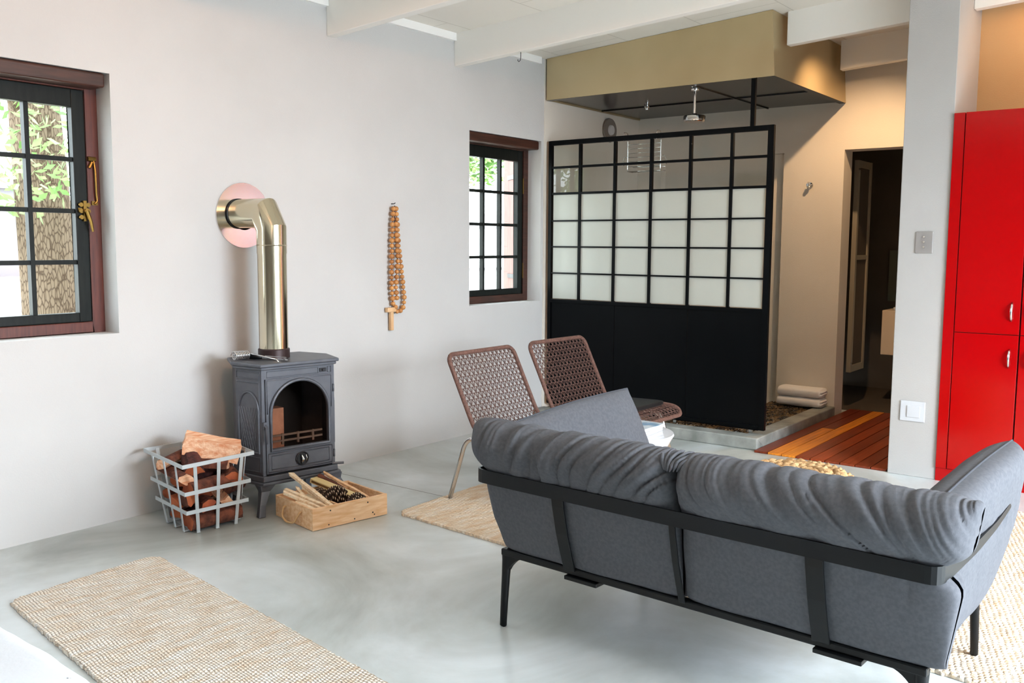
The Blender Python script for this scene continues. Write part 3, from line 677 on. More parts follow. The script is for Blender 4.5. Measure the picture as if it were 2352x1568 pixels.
# ------------------------------------------------------------------ stove
IR = [M_iron]
st = thing('wood_stove', 'dark grey cast iron wood stove standing on legs at the wall', 'wood stove', (3.183, 3.807, 0), math.radians(-10))
zt0, zt1 = .745, .783
def hexp(f_, m_, b_, v0, v1, v2): return [(-f_, v0), (f_, v0), (m_, v1), (b_, v2), (-b_, v2), (-m_, v1)]
MB().prism(hexp(.232, .29, .22, .0, .215, .40), zt1-.018, zt1).prism(hexp(.222, .28, .21, .012, .215, .39), zt1-.034, zt1-.018).build('top_plate', M_iron, st, bevel=.005)
MB().prism(hexp(.232, .285, .22, -.004, .215, .40), .150, .166).prism(hexp(.222, .275, .21, .01, .215, .39), .166, .195).build('base_plate', M_iron, st, bevel=.004)
zb, ztp = .195, .749; vf = .032
sq = hexp(.215, .262, .2, vf, .215, .38)
body = MB()
for i in (1, 2, 3, 4, 5):
    a, b = sq[i], sq[(i+1) % 6]; body.add([(a[0], a[1], zb), (b[0], b[1], zb), (b[0], b[1], ztp), (a[0], a[1], ztp)], [(0, 1, 2, 3)])
bo = body.build('body', M_iron, st); md = bo.modifiers.new('s', 'SOLIDIFY'); md.thickness = .012; md.offset = -1
# arch outline helper
def arch(hw, z0, zs_, rise, n=24, cx=0, lean=0):
    pts = [(cx-hw, z0), (cx-hw, zs_)]
    for k in range(1, n): a = PI-PI*k/n; pts.append((cx+hw*math.cos(a), zs_+rise*math.sin(a)))
    return pts+[(cx+hw, zs_), (cx+hw, z0)]
def ringplate(m, inner, x0, x1, z0, z1, put, th):
    """plate with a hole of outline inner inside rectangle"""
    cx = sum(p[0] for p in inner)/len(inner); cz = (z0+z1)/2
    outer = []
    for (x, z) in inner:
        dx, dz = x-cx, z-cz; t = 1e9
        if dx > 1e-9: t = min(t, (x1-cx)/dx)
        if dx < -1e-9: t = min(t, (x0-cx)/dx)
        if dz > 1e-9: t = min(t, (z1-cz)/dz)
        if dz < -1e-9: t = min(t, (z0-cz)/dz)
        outer.append((cx+dx*t, cz+dz*t))
    # insert rectangle corners
    O = []; I = []
    n = len(inner); corners = [(x0, z0), (x1, z0), (x1, z1), (x0, z1)]
    def ang(p): return math.atan2(p[1]-cz, p[0]-cx)
    items = [(ang(outer[i]), outer[i], inner[i]) for i in range(n)]
    for cpt in corners:
        a = ang(cpt)
        # inner point by nearest interpolation
        best = None
        for i in range(n):
            p, q = items[i], items[(i+1) % n] if i < n-1 else (items[0])
            a0, a1 = items[i][0], items[(i+1) % n][0]
            d = (a1-a0+PI) % (2*PI)-PI; e = (a-a0+PI) % (2*PI)-PI
            if abs(d) > 1e-9 and 0 <= e/d <= 1: best = (e/d, i); break
        if best:
            t, i = best; a_, b_ = inner[i], inner[(i+1) % n]; items_c = (a, cpt, (a_[0]*(1-t)+b_[0]*t, a_[1]*(1-t)+b_[1]*t))
            O.append(items_c)
    allp = sorted([(x[0], x[1], x[2]) for x in items]+O, key=lambda r_: r_[0])
    n = len(allp); vs = [put(*x[1], 0) for x in allp]+[put(*x[2], 0) for x in allp]+[put(*x[1], th) for x in allp]+[put(*x[2], th) for x in allp]
    fs = []
    for i in range(n):
        j = (i+1) % n; fs += [(i, j, n+j, n+i), (2*n+i, 3*n+i, 3*n+j, 2*n+j), (n+i, n+j, 3*n+j, 3*n+i), (i, 2*n+i, 2*n+j, j)]
    m.add(vs, fs)
FP = lambda x, z, t: (x, vf+t, z)
fr = MB(); fr.box(-.215, vf-.004, .70, .215, vf+.012, ztp).box(-.215, vf-.004, zb, -.198, vf+.012, .70).box(.198, vf-.004, zb, .215, vf+.012, .70)
for x0, x1 in ((-.185, .115),): fr.tube([(x0, vf-.006, .708), (x1, vf-.006, .708), (x1, vf-.006, .738), (x0, vf-.006, .738)], .0022, 6, closed=True)
fr.tube([(.175, vf-.006, .708), (.195, vf-.006, .708), (.195, vf-.006, .738), (.175, vf-.006, .738)], .002, 6, closed=True)
fr.build('front_frame', M_iron, st, auto=30)
MB().box(.125, vf-.010, .713, .165, vf-.004, .733).box(.138, vf-.018, .718, .150, vf-.010, .729).build('air_slider', M_irondark, st, bevel=.002)
dr = MB(); inner = arch(.168, .335, .515, .165)
ringplate(dr, inner, -.197, .197, .205, .700, lambda x, z, t: (x, vf-.014+t, z), .016)
door = dr.build('door', M_iron, st, auto=30)
dm = MB(); P = [(x, vf-.018, z) for x, z in arch(.173, .327, .515, .170)]; dm.tube(P, .009, 8, closed=True, ref=(0, -1, 0))
for r_ in ([(-.19, .31), (.19, .31), (.19, .213), (-.19, .213)], [(-.172, .298), (.172, .298), (.172, .226), (-.172, .226)]):
    dm.tube([(x, vf-.015, z) for x, z in r_], .003, 6, closed=True)
dm.tube([(-.19, vf-.015, .52), (-.19, vf-.015, .692), (.19, vf-.015, .692), (.19, vf-.015, .52)], .0028, 6)
dm.build('door_moulding', M_iron, door, smooth=True)
MB().add([(x, vf-.004, z) for x, z in arch(.170, .333, .515, .166)], [tuple(range(27))]).build('door_glass', M_sootglass, door)
hd = MB(); hd.tube([(-.205, vf-.02, .46), (-.205, vf-.035, .455), (-.205, vf-.036, .39), (-.203, vf-.03, .37)], [.008, .010, .009, .006], 10, flat=.8).box(-.214, vf-.02, .44, -.196, vf-.004, .48)
hd.build('door_handle', M_iron, door, auto=40)
for z in (.26, .62): MB().tube([(.206, vf-.010, z-.02), (.206, vf-.010, z+.02)], .006, 8).build('hinge', M_iron, door, smooth=True)
kn = MB(); kn.lathe([(.0, -.004), (.034, -.004), (.038, -.010), (.034, -.014), (.028, -.008), (0, -.007)], (0.005, vf-.012, .262), 28, 'y').build('air_knob', M_irondark, door, auto=40)
MB().tube([(.003-.006, vf-.026, .285), (.003, vf-.034, .262), (.003-.004, vf-.026, .238)], [.004, .009, .006], 8).tube([(.026, vf-.022, .28), (.031, vf-.022, .262), (.026, vf-.022, .244)], .003, 6).build('knob_grip', M_chrome, door, smooth=True)
# side panels with arch relief, one on each flank
for sgn in (-1, 1):
    a = Vector((sgn*.215, vf, 0)); b_ = Vector((sgn*.262, .215, 0)); d = (b_-a); L = d.length; d.normalize(); nr = Vector((sgn*d.y, -sgn*d.x, 0))
    pt = lambda s, z, o=.0: a+d*s+nr*o+Vector((0, 0, z))
    sp = MB(); sp.add([pt(0, .20), pt(L, .20), pt(L, .745), pt(0, .745), pt(0, .20, .002), pt(L, .20, .002), pt(L, .745, .002), pt(0, .745, .002)], [(4, 5, 6, 7), (0, 1, 5, 4), (2, 3, 7, 6), (1, 2, 6, 5), (3, 0, 4, 7)])
    sp.tube([pt(L*.5+x, z, .004) for x, z in arch(L*.40, .315, .53, .10)], .006, 8, closed=True)
    for r_ in ([(.012, .70), (L-.01, .70), (L-.01, .735), (.012, .735)], [(.012, .29), (L-.01, .29), (L-.01, .215), (.012, .215)]): sp.tube([pt(s, z, .003) for s, z in r_], .003, 6, closed=True)
    sp.tube([pt(.012, .52, .003), pt(.012, .682, .003), pt(L-.01, .682, .003)], .003, 6)
    for k in range(7):
        s0 = L*.14+k*L*.10; sp.tube([pt(s0, .33, .003), pt(min(L*.86, s0+L*.35), .55, .003)], .0016, 5); sp.tube([pt(L-s0, .33, .003), pt(max(L*.14, L-s0-L*.35), .55, .003)], .0016, 5)
    sp.build('side_panel', M_iron, st, auto=40)
MB().box(-.19, vf+.01, .20, .19, .35, .212).build('firebox_floor', M_soot, st)
MB().box(-.188, .33, .212, .188, .345, .72).build('firebox_back', M_soot, st)
MB().add([(-.20, vf+.02, .212), (-.19, .33, .212), (-.19, .33, .56), (-.20, vf+.02, .56)], [(0, 1, 2, 3)]).box(-.19, .25, .212, .03, .325, .50).build('fire_brick', M_brick, st)
gb = MB()
for z in (.365, .395): gb.box(-.148, vf+.012, z-.005, .148, vf+.02, z+.005)
for x in (-.09, 0., .09): gb.box(x-.006, vf+.010, .345, x+.006, vf+.022, .402)
gb.build('fire_bars', mat('rusty fire bars', (110, 92, 80), .7, .3), st)
for sx, sv, fx_, fv in ((-1, 1, -.262, -.028), (1, 1, .262, -.028), (1, -1, .235, .36), (-1, -1, -.235, .36)):
    lg = MB(); tx, tv = sx*.20, (.04 if sv > 0 else .33)
    for q in range(1):
        secs = [(0, .020, 0), (.006, .019, 0), (.06, .018, .25), (.12, .026, .8), (.152, .045, 1)]
        rings = []
        for z, w_, t in secs:
            cx_, cy_ = fx_+(tx-fx_)*t, fv+(tv-fv)*t
            rings.append([(cx_-w_, cy_-w_*.8, z), (cx_+w_, cy_-w_*.8, z), (cx_+w_, cy_+w_*.8, z), (cx_-w_, cy_+w_*.8, z)])
        vs = [p for r_ in rings for p in r_]; fs = [(0, 3, 2, 1), (16, 17, 18, 19)]
        for i in range(4):
            for k in range(4): fs.append((i*4+k, i*4+(k+1) % 4, i*4+4+(k+1) % 4, i*4+4+k))
        lg.add(vs, fs)
    lg.build('leg', M_iron, st, bevel=.004)
# hinge pin at the right
MB().tube([(.20, .035, .20), (.256, .005, .20)], .007, 8).build('ash_lip_pin', M_iron, st)

# flue pipe: separate thing standing on the stove, entering the wall
fl = thing('flue_pipe', 'shiny steel flue pipe rising from the stove into the wall', 'flue pipe', (3.208, 4.058, zt1))
R_ = .077; zc = 1.558-zt1
# straight vertical
MB().lathe([(R_, .03), (R_, .565), (R_+.001, .566), (R_-.001, .57)], seg=48).build('vertical_pipe', M_steel, fl, auto=40)
MB().lathe([(.0, .0), (R_+.007, .0), (R_+.007, .045), (R_+.002, .050), (R_, .050)], seg=48).build('collar', M_collar, fl, auto=40)
eb = MB()
path = [(0, 0, .56), (0, 0, zc-.085), (0, .052, zc-.0), (0, .288, zc)]
def elbow(pts, r, seg=48):
    pts = [Vector(p) for p in pts]; rings = []
    for i, p in enumerate(pts):
        if i == 0: nrm = (pts[1]-p).normalized()
        elif i == len(pts)-1: nrm = (p-pts[i-1]).normalized()
        else: nrm = ((p-pts[i-1]).normalized()+(pts[i+1]-p).normalized()).normalized()
        d = (pts[i]-pts[i-1]).normalized() if i else (pts[1]-p).normalized()
        ux = Vector((1, 0, 0)); vy = d.cross(ux)
        ring = []
        for k in range(seg):
            a = 2*PI*k/seg; q = ux*math.cos(a)*r+vy*math.sin(a)*r
            t = -q.dot(nrm)/d.dot(nrm); ring.append(p+q+d*t)
        rings.append(ring)
    return rings
rg_ = elbow(path, R_+.002); n = 48
vs = [p for r_ in rg_ for p in r_]; fs = []
for i in range(len(rg_)-1):
    for k in range(n): fs.append((i*n+k, i*n+(k+1) % n, (i+1)*n+(k+1) % n, (i+1)*n+k))
eb.add(vs, fs).lathe([(R_+.0025, .60), (R_+.005, .603), (R_+.0025, .606)], seg=48)
eb.build('elbow', M_steel, fl, auto=25)
MB().lathe([(R_+.002, .270), (R_+.006, .272), (R_+.006, .278), (R_+.002, .280)], (0, 0, zc), 48, 'y').build('joint_band', M_blackmetal, fl, auto=40)
MB().lathe([(R_, .2895), (R_+.004, .282), (.179, .282), (.180, .285), (.180, .2895)], (.037, 0, zc-.008), 64, 'y').build('wall_rosette', mat('polished rosette steel', (222, 216, 212), .16, 1.), fl, auto=40)

# tools lying on the stove top
z0 = zt1
s_ = thing('lid_lifter', 'steel lifting rod with a coiled wire grip on the stove top', 'stove tool', (3.0, 4.06, z0))
cw = MB(); n = 9*14
cw.tube([(-.03+.075*i/n, .03-.02*i/n+.022*math.cos(2*PI*i/14), .026+.022*math.sin(2*PI*i/14)) for i in range(n+1)], .0028, 6)
cw.build('coil_grip', M_chrome, s_, smooth=True)
MB().tube([(-.035, .032, .03), (.045, .01, .035), (.05, -.06, .03), (.055, -.18, .020), (.06, -.205, .018), (.062, -.222, .004)], .0042, 8).build('rod', M_chrome, s_, smooth=True)
s_ = thing('stove_scraper', 'flat steel scraper with a black handle beside the flue collar', 'stove tool', (3.09, 4.0, z0))
MB().tube([(-.055, .10, .014), (-.02, .05, .016), (0.0, .01, .014)], [.010, .016, .011], 12).build('handle', M_blackmetal, s_, smooth=True)
MB().bar((0, .012, .012), (.035, -.14, .010), .014, .003).bar((.030, -.13, .012), (.045, -.155, .011), .04, .004).bar((.014, .0, .02), (.055, -.12, .018), .006, .004).build('blade', M_chrome, s_)

# ------------------------------------------------------------------ firewood basket
def bil(q, u_, v_):
    a, b_, c_, d_ = [Vector(p) for p in q]   # FL FR BR BL
    return a*(1-u_)*(1-v_)+b_*u_*(1-v_)+c_*u_*v_+d_*(1-u_)*v_
BC = Vector((2.69, 4.0, 0))
rimq = [(2.452, 3.787, .356), (2.852, 3.784, .356), (2.955, 4.235, .356), (2.545, 4.262, .356)]
botq = [(2.520, 3.856, .004), (2.822, 3.822, .004), (2.885, 4.15, .004), (2.575, 4.175, .004)]
rimq = [Vector(p)-BC for p in rimq]; botq = [Vector(p)-BC for p in botq]
bk = thing('firewood_basket', 'pale grey steel strip basket full of firewood beside the stove', 'basket', BC)
def lvl(t): return [botq[i].lerp(rimq[i], t) for i in range(4)]
def band(t, h_):
    m = MB(); q = lvl(t)
    for i in range(4):
        a, b_ = q[i], q[(i+1) % 4]; m.bar(a+(a-b_).normalized()*.002, b_, .003, h_)
    return m
for t, nm in ((1.0, 'rim_band'), (.60, 'band'), (.32, 'band')): band(t, .019).build(nm, M_basketwire, bk)
def strip(side, f, nm='strip'):
    top = rimq[side].lerp(rimq[(side+1) % 4], f); bt2 = botq[side].lerp(botq[(side+1) % 4], f)
    dirv = (rimq[(side+1) % 4]-rimq[side]).normalized(); nrm = Vector((dirv.y, -dirv.x, 0))
    m = MB(); t_ = top-nrm*.003; b2 = bt2-nrm*.003
    m.bar(b2, t_, .018, .003, nrm); m.build(nm, M_basketwire, bk)
for side, fr_ in ((0, (.17, .50, .83)), (1, (.2, .5, .8)), (2, (.17, .5, .83)), (3, (.2, .5, .8))):
    for f_ in fr_: strip(side, f_)
m = MB()
for f_ in (.17, .5, .83): m.bar(botq[0].lerp(botq[1], f_), botq[3].lerp(botq[2], f_), .018, .003)
for f_ in (.2, .5, .8): m.bar(botq[0].lerp(botq[3], f_)+Vector((0, 0, .003)), botq[1].lerp(botq[2], f_)+Vector((0, 0, .003)), .018, .003)
m.build('bottom_grid', M_basketwire, bk)

def log(label, c, d, L, r, seed, kind='half', barkm=None, splitm=None, roll=0., group='split logs in the steel basket'):
    """one irregular log: d axis direction; half = wedge with a bark arc; round = whole branch"""
    rg = random.Random(seed); d = Vector(d).normalized(); u_ = d.cross(Vector((0, 0, 1))).normalized() if abs(d.z) < .95 else Vector((1, 0, 0)); v_ = u_.cross(d)
    ca, sa = math.cos(roll), math.sin(roll); u2 = u_*ca+v_*sa; v2 = -u_*sa+v_*ca
    if kind == 'round': poly = [(math.cos(2*PI*k/14)*rg.uniform(.9, 1.08), math.sin(2*PI*k/14)*rg.uniform(.9, 1.08)) for k in range(14)]; bark = set(range(14))
    elif kind == 'half':
        poly = [(math.cos(a)*rg.uniform(.93, 1.05), math.sin(a)*rg.uniform(.93, 1.05)-.35) for a in [PI*k/8-.05 for k in range(9)]]
        poly += [(-.5, -.42+rg.uniform(-.08, .05)), (0.05, -.50+rg.uniform(-.1, .1)), (.55, -.40+rg.uniform(-.05, .05))]; bark = set(range(8))
    else:
        poly = [(math.cos(a)*1.05, math.sin(a)*1.05-.5) for a in [PI*.2+PI*.6*k/5 for k in range(6)]]
        poly += [(-.45, -.15), (-.05+rg.uniform(-.1, .1), -.62), (.4, -.1)]; bark = set(range(5))
    n = len(poly); secs = 9; m = MB(); vs = []
    for i in range(secs):
        t = i/(secs-1)-.5; k = 1+.10*mn.noise(Vector((t*3+seed, seed*1.7, 0))); bend = .05*L*mn.noise(Vector((t*1.5+seed*3, 1, 0)))
        for j, (x, y) in enumerate(poly):
            jit = .07*mn.noise(Vector((x*2+seed, y*2, t*7)))
            e = (rg.uniform(-.02, .02)*L if i in (0, secs-1) else 0)
            vs.append(d*(t*L+e)+u2*(x*(k+jit)*r+bend)+v2*(y*(k+jit)*r))
    for i in range(secs-1):
        for j in range(n):
            m.cur = 0 if j in bark else 1
            m.add([], []); m.f.append((i*n+j, i*n+(j+1) % n, (i+1)*n+(j+1) % n, (i+1)*n+j)); m.m.append(m.cur)
    m.v = [tuple(p) for p in vs]; m.f += [tuple(reversed(range(n))), tuple((secs-1)*n+j for j in range(n))]; m.m += [1, 1]
    o = m.build('firewood_log', [barkm or M_bark, splitm or M_split2], None, auto=45); o.location = Vector(c)
    return tag(o, label, 'firewood', group)
B = BC
LG = [
 # label, centre (relative), axis, length, radius, kind, bark, split, roll
 ('round reddish-brown log lying lowest at the front of the steel basket', (-.01, -.125, .050), (1, -.10, .03), .27, .040, 'round', M_bark, M_split2, 0),
 ('dark bark log at the bottom middle of the steel basket', (.02, -.03, .050), (1, .0, 0), .26, .042, 'round', M_bark2, M_split2, 0),
 ('bark log at the bottom rear of the steel basket', (.03, .07, .055), (1, .05, 0), .27, .046, 'half', M_bark, M_split2, 0),
 ('split log just above the lowest one, orange end at the left', (-.06, -.115, .130), (.25, 1, .05), .10, .042, 'half', M_bark, M_split2, .6),
 ('split log with a pale orange end at the right front of the basket', (.070, -.085, .128), (.35, 1, .05), .15, .046, 'wedge', M_bark, M_split, 2.9),
 ('dark log in the middle of the steel basket', (-.02, .0, .140), (1, .15, .05), .28, .045, 'half', M_bark2, M_split2, 2.6),
 ('bark-covered log at the back of the basket near the wall', (.03, .10, .150), (1, -.05, 0), .30, .046, 'half', M_bark, M_split2, 0),
 ('brown wedge leaning behind the front left strips', (-.115, -.04, .155), (.25, 1, -.25), .22, .048, 'half', M_bark, M_split2, .9),
 ('knotty log whose cut end pokes out at the right of the basket', (.145, -.02, .165), (1, .25, .02), .19, .048, 'round', M_bark, M_split, 0),
 ('rough bark log across the upper front of the basket', (-.03, -.12, .225), (1, -.05, .06), .24, .050, 'half', M_bark, M_split2, .3),
 ('reddish split log behind the upper right strips', (.125, -.065, .245), (.4, 1, .1), .24, .050, 'half', M_bark, M_split2, -.6),
 ('dark log lying upper middle under the top log', (.02, .03, .235), (1, .2, 0), .30, .050, 'half', M_bark2, M_split2, 0),
 ('brown log against the left side near the rim', (-.115, .03, .260), (.22, 1, .0), .30, .046, 'half', M_bark, M_split, -.4),
 ('short split log by the wall at the rear rim', (.04, .13, .265), (1, .05, 0), .30, .046, 'half', M_bark, M_split, 0),
 ('orange chunk showing its wet red bark at the rear left rim', (-.085, .10, .325), (1, .35, .12), .17, .042, 'half', M_bark, M_split, .5),
 ('dark purple-brown bark chunk beside the top log', (-.055, -.01, .325), (.55, 1, .55), .17, .048, 'half', M_bark2, M_split2, .2),
 ('big pale split log resting on top of the pile', (.060, -.015, .378), (.85, -.55, -.26), .27, .088, 'wedge', M_bark, M_split, 2.35),
 ('pale log end showing just below the top log', (.02, -.07, .305), (.7, -.7, -.05), .16, .038, 'half', M_bark, M_split, 0),
]
for i, (lb, c, d, L, r, kd, bm_, spm, rl) in enumerate(LG):
    log(lb, BC+Vector(c), d, L, r, 11+i*3, kd, bm_, spm, rl)

# ------------------------------------------------------------------ kindling crate
CQ = [Vector(p) for p in ((2.916, 3.435, 0), (3.349, 3.359, 0), (3.425, 3.715, 0), (3.0, 3.79, 0))]
CC = sum(CQ, Vector())/4; cr_rz = math.atan2(CQ[1].y-CQ[0].y, CQ[1].x-CQ[0].x)
CW, CDp, CH = .440, .365, .112
cr = thing('kindling_crate', 'shallow pale wooden crate of kindling in front of the stove', 'crate', (CC.x, CC.y, 0), cr_rz)
w2, d2, th = CW/2, CDp/2, .013
MB().box(-w2, -d2, .002, w2, -d2+th, CH).build('front_board', M_pine, cr, bevel=.002)
MB().box(-w2, d2-th, .002, w2, d2, CH).build('back_board', M_pine, cr, bevel=.002)
for s in (-1, 1): MB().box(min(s*w2, s*(w2-th)), -d2+th, .002, max(s*w2, s*(w2-th)), d2-th, CH-.002).build('end_board', M_pine, cr, bevel=.002)
MB().box(-w2+th, -d2+th, .002, w2-th, d2-th, .012).build('bottom_board', M_pine, cr)
MB().box(-.035, -d2+th, .012, -.024, d2-th, .088).build('divider', M_pine, cr)
rp_ = MB().tube(rounded([(-w2+.0, .075, .075), (-w2-.012, .078, .072), (-w2-.028, .07, .028), (-w2-.034, .01, .012), (-w2-.030, -.055, .022), (-w2-.012, -.075, .072), (-w2, -.075, .075)], .02), .0055, 8)
rp_.build('rope_handle', M_rope, cr, smooth=True)
nl = MB()
for x in (-.12, .10, .13): nl.tube([(x, -d2-.0015, .088 if x != .13 else .03), (x, -d2+.002, .088 if x != .13 else .03)], .004, 8)
for x in (-.13, .02, .14): nl.tube([(x, -d2-.0015, .018), (x, -d2+.002, .018)], .0035, 8)
nl.build('nail_heads', M_irondark, cr)
cmx = Matrix.Translation((CC.x, CC.y, 0)) @ Matrix.Rotation(cr_rz, 4, 'Z')
def stick(label, a, b_, wd, th_, seed, m_=None, name='kindling_stick', grp='kindling sticks in the crate', cat='kindling'):
    a = cmx @ Vector(a); b_ = cmx @ Vector(b_); rg = random.Random(seed); d = (b_-a); L = d.length; d.normalize()
    u_ = d.cross(Vector((0, 0, 1))).normalized(); v_ = u_.cross(d); m = MB(); vs = []; S = 7
    for i in range(S):
        t = i/(S-1); k = 1-.25*t*rg.random(); bend = .01*mn.noise(Vector((t*2, seed, 0)))
        for x, y in ((-1, -1), (.9, -1.1), (1, .8), (-.2, 1.15), (-1.05, .7)):
            e = rg.uniform(-.012, .012) if i in (0, S-1) else 0
            vs.append(d*(t*L+e)+u_*(x*wd/2*k+rg.uniform(-.0012, .0012)+bend)+v_*(y*th_/2*k+rg.uniform(-.001, .001)))
    fs = [tuple(reversed(range(5))), tuple((S-1)*5+k for k in range(5))]
    for i in range(S-1):
        for k in range(5): fs.append((i*5+k, i*5+(k+1) % 5, i*5+5+(k+1) % 5, i*5+5+k))
    o = m.add(vs, fs).build(name, m_ or M_kind, None); o.location = a
    return tag(o, label, cat, grp)
KS = [('pale kindling stick over the left end of the crate, outermost', (-.235, .06, .150), (-.06, -.155, .045), .024, .014),
      ('pale kindling stick lying second over the crate left end', (-.215, .085, .158), (-.05, -.13, .060), .026, .013),
      ('thin pale kindling stick low in the left compartment', (-.20, .0, .105), (-.06, -.16, .030), .022, .012),
      ('whitish kindling sliver at the front left inside the crate', (-.205, -.03, .108), (-.11, -.155, .055), .028, .010),
      ('short pointed kindling splinter rising from the left compartment', (-.135, .12, .150), (-.09, -.02, .050), .020, .010),
      ('broken kindling stick leaning behind the long upright one', (-.105, .10, .150), (-.055, -.12, .050), .026, .014),
      ('longest kindling stick rising highest from the crate', (-.125, .19, .205), (-.050, -.14, .065), .026, .015),
      ('flat kindling offcut lying along the divider', (-.075, .13, .095), (-.055, -.1, .032), .03, .01)]
for i, (lb, a, b_, wd, th_) in enumerate(KS): stick(lb, a, b_, wd, th_, 50+i)
stick('brown barky wood strip at the rear of the right compartment', (.045, .20, .165), (.15, -.02, .075), .035, .014, 70, M_bark, grp='wood strips in the right compartment')
stick('light tan wood strip leaning in the right compartment corner', (.085, .20, .172), (.172, -.07, .080), .02, .012, 71, M_pine, grp='wood strips in the right compartment')
# long match box
mbx = thing('match_box', 'long cream match box leaning on the pine cone in the crate', 'match box', cmx @ Vector((.058, .055, .118)))
axm = ((cmx @ Vector((.125, -.12, .092)))-(cmx @ Vector((.01, .20, .165)))).normalized()
q_ = axm.to_track_quat('X', 'Z'); mbx.rotation_mode = 'QUATERNION'; mbx.rotation_quaternion = q_
MB().box(-.15, -.026, -.012, .15, .026, .012).build('sleeve', M_match, mbx, bevel=.001)
MB().box(.15, -.024, -.010, .154, .024, .010).box(.148, -.020, -.009, .156, -.012, .009).build('tray_end', M_matchblue, mbx)
MB().box(-.14, -.0268, -.006, .14, -.026, .006).build('striker', M_matchbrown, mbx)
def pine_cone(label, c, L, r, d, seed):
    s = thing('pine_cone', label, 'pine cone', c, 0, 'pine cones in the crate'); s.rotation_mode = 'QUATERNION'; s.rotation_quaternion = Vector(d).to_track_quat('Z', 'Y')
    m = MB(); rg = random.Random(seed); m.lathe([(0, -L*.45), (r*.5, -L*.4), (r*.62, 0), (r*.3, L*.35), (0, L*.45)], seg=12); tp = MB()
    nl_ = 12
    for i in range(nl_):
        t = (i+.5)/nl_; z = -L*.47+L*.94*t; rr = r*math.sin(PI*(.12+.80*t))**.7; k_ = max(5, int(12*math.sin(PI*(.1+.8*t))))
        for j in range(k_):
            a = 2*PI*(j+.5*(i % 2))/k_+rg.uniform(-.08, .08); c_, s_2 = math.cos(a), math.sin(a); wv = r*.26
            p0 = Vector((c_*rr*.4, s_2*rr*.4, z-.004)); p1 = Vector((c_*rr, s_2*rr, z+.008)); sd = Vector((-s_2, c_, 0))*wv
            up_ = Vector((0, 0, .004))
            m.add([p0-sd*.4, p0+sd*.4, p1+sd*.8, p1+Vector((c_, s_2, 0))*.006, p1-sd*.8, p0-sd*.3+up_, p0+sd*.3+up_, p1+sd*.7+up_*1.3, p1+Vector((c_, s_2, 0))*.005+up_*1.3, p1-sd*.7+up_*1.3],
                  [(0, 1, 2, 3, 4), (9, 8, 7, 6, 5), (2, 3, 8, 7), (3, 4, 9, 8), (1, 2, 7, 6), (4, 0, 5, 9)])
            q = p1+Vector((c_, s_2, 0))*.0045+up_*.7
            tp.add([q-sd*.35-up_*.4, q+sd*.35-up_*.4, q+sd*.35+up_*.6, q-sd*.35+up_*.6, q+Vector((c_, s_2, .2))*.003], [(0, 1, 4), (1, 2, 4), (2, 3, 4), (3, 0, 4)])
    m.build('scales', M_cone, s); tp.build('scale_tips', M_conetip, s)
pine_cone('large open pine cone in the right compartment of the crate', cmx @ Vector((.018, .0, .088)), .13, .058, (.8, -.5, .1), 3)
pine_cone('smaller dark pine cone behind and left of the large one', cmx @ Vector((.0, .105, .072)), .10, .045, (1, .2, .1), 4)
pine_cone('dark pine cone at the front of the right compartment', cmx @ Vector((.085, -.095, .070)), .10, .048, (1, -.3, .0), 5)

# ------------------------------------------------------------------ wooden bead string
rs = thing('bead_string', 'string of large wooden beads with a cross hanging on the wall', 'rosary', (4.41, WY, 1.645))
strands = [[(-.012, -.02), (-.022, -.10), (-.03, -.25), (-.034, -.42), (-.034, -.56), (-.02, -.645), (.01, -.668)],
           [(.012, -.02), (.022, -.10), (.032, -.25), (.05, -.36), (.068, -.48), (.086, -.62), (.070, -.675), (.03, -.70), (.01, -.69)],
           [(.0, -.12), (.004, -.22), (.012, -.34), (.0, -.45), (-.008, -.53), (.002, -.62)]]
def walk(pts, step):
    out = []; acc = 0; pts = [Vector((x, 0, z)) for x, z in pts]
    for a, b_ in zip(pts, pts[1:]):
        L = (b_-a).length
        while acc <= L: out.append(a.lerp(b_, acc/L)); acc += step
        acc -= L
    return out
cordm = MB(); nb = 0
for si, sd_ in enumerate(strands):
    pth = walk(sd_, .0345)
    cordm.tube([(p.x, -.030-.012*(si == 2), p.z) for p in pth], .003, 6)
    for i, p in enumerate(pth):
        r = .0165*(1+.12*math.sin(i*2.3+si)); yy = -.030-.014*(si == 2)
        MB().lathe([(r*math.sin(PI*k/8), -r*math.cos(PI*k/8)*.95) for k in range(9)], (p.x, yy, p.z), 14).build('bead', M_bead, rs, smooth=True)
cordm.tube([(0, -.03, -.0), (.002, -.03, -.13)], .004, 6).tube([(-.03, -.03, -.60), (-.033, -.028, -.70)], .002, 6)
cordm.build('cord', M_corddark, rs, smooth=True)
cx_ = MB(); cx_.box(-.076, -.036, -.694, .005, -.010, -.664).box(-.044, -.034, -.815, -.018, -.012, -.694).build('cross', M_bead2, rs, bevel=.003)
MB().tube([(0, 0, .012), (0, -.028, .012), (0, -.036, .018)], .003, 8).build('nail', M_irondark, rs)

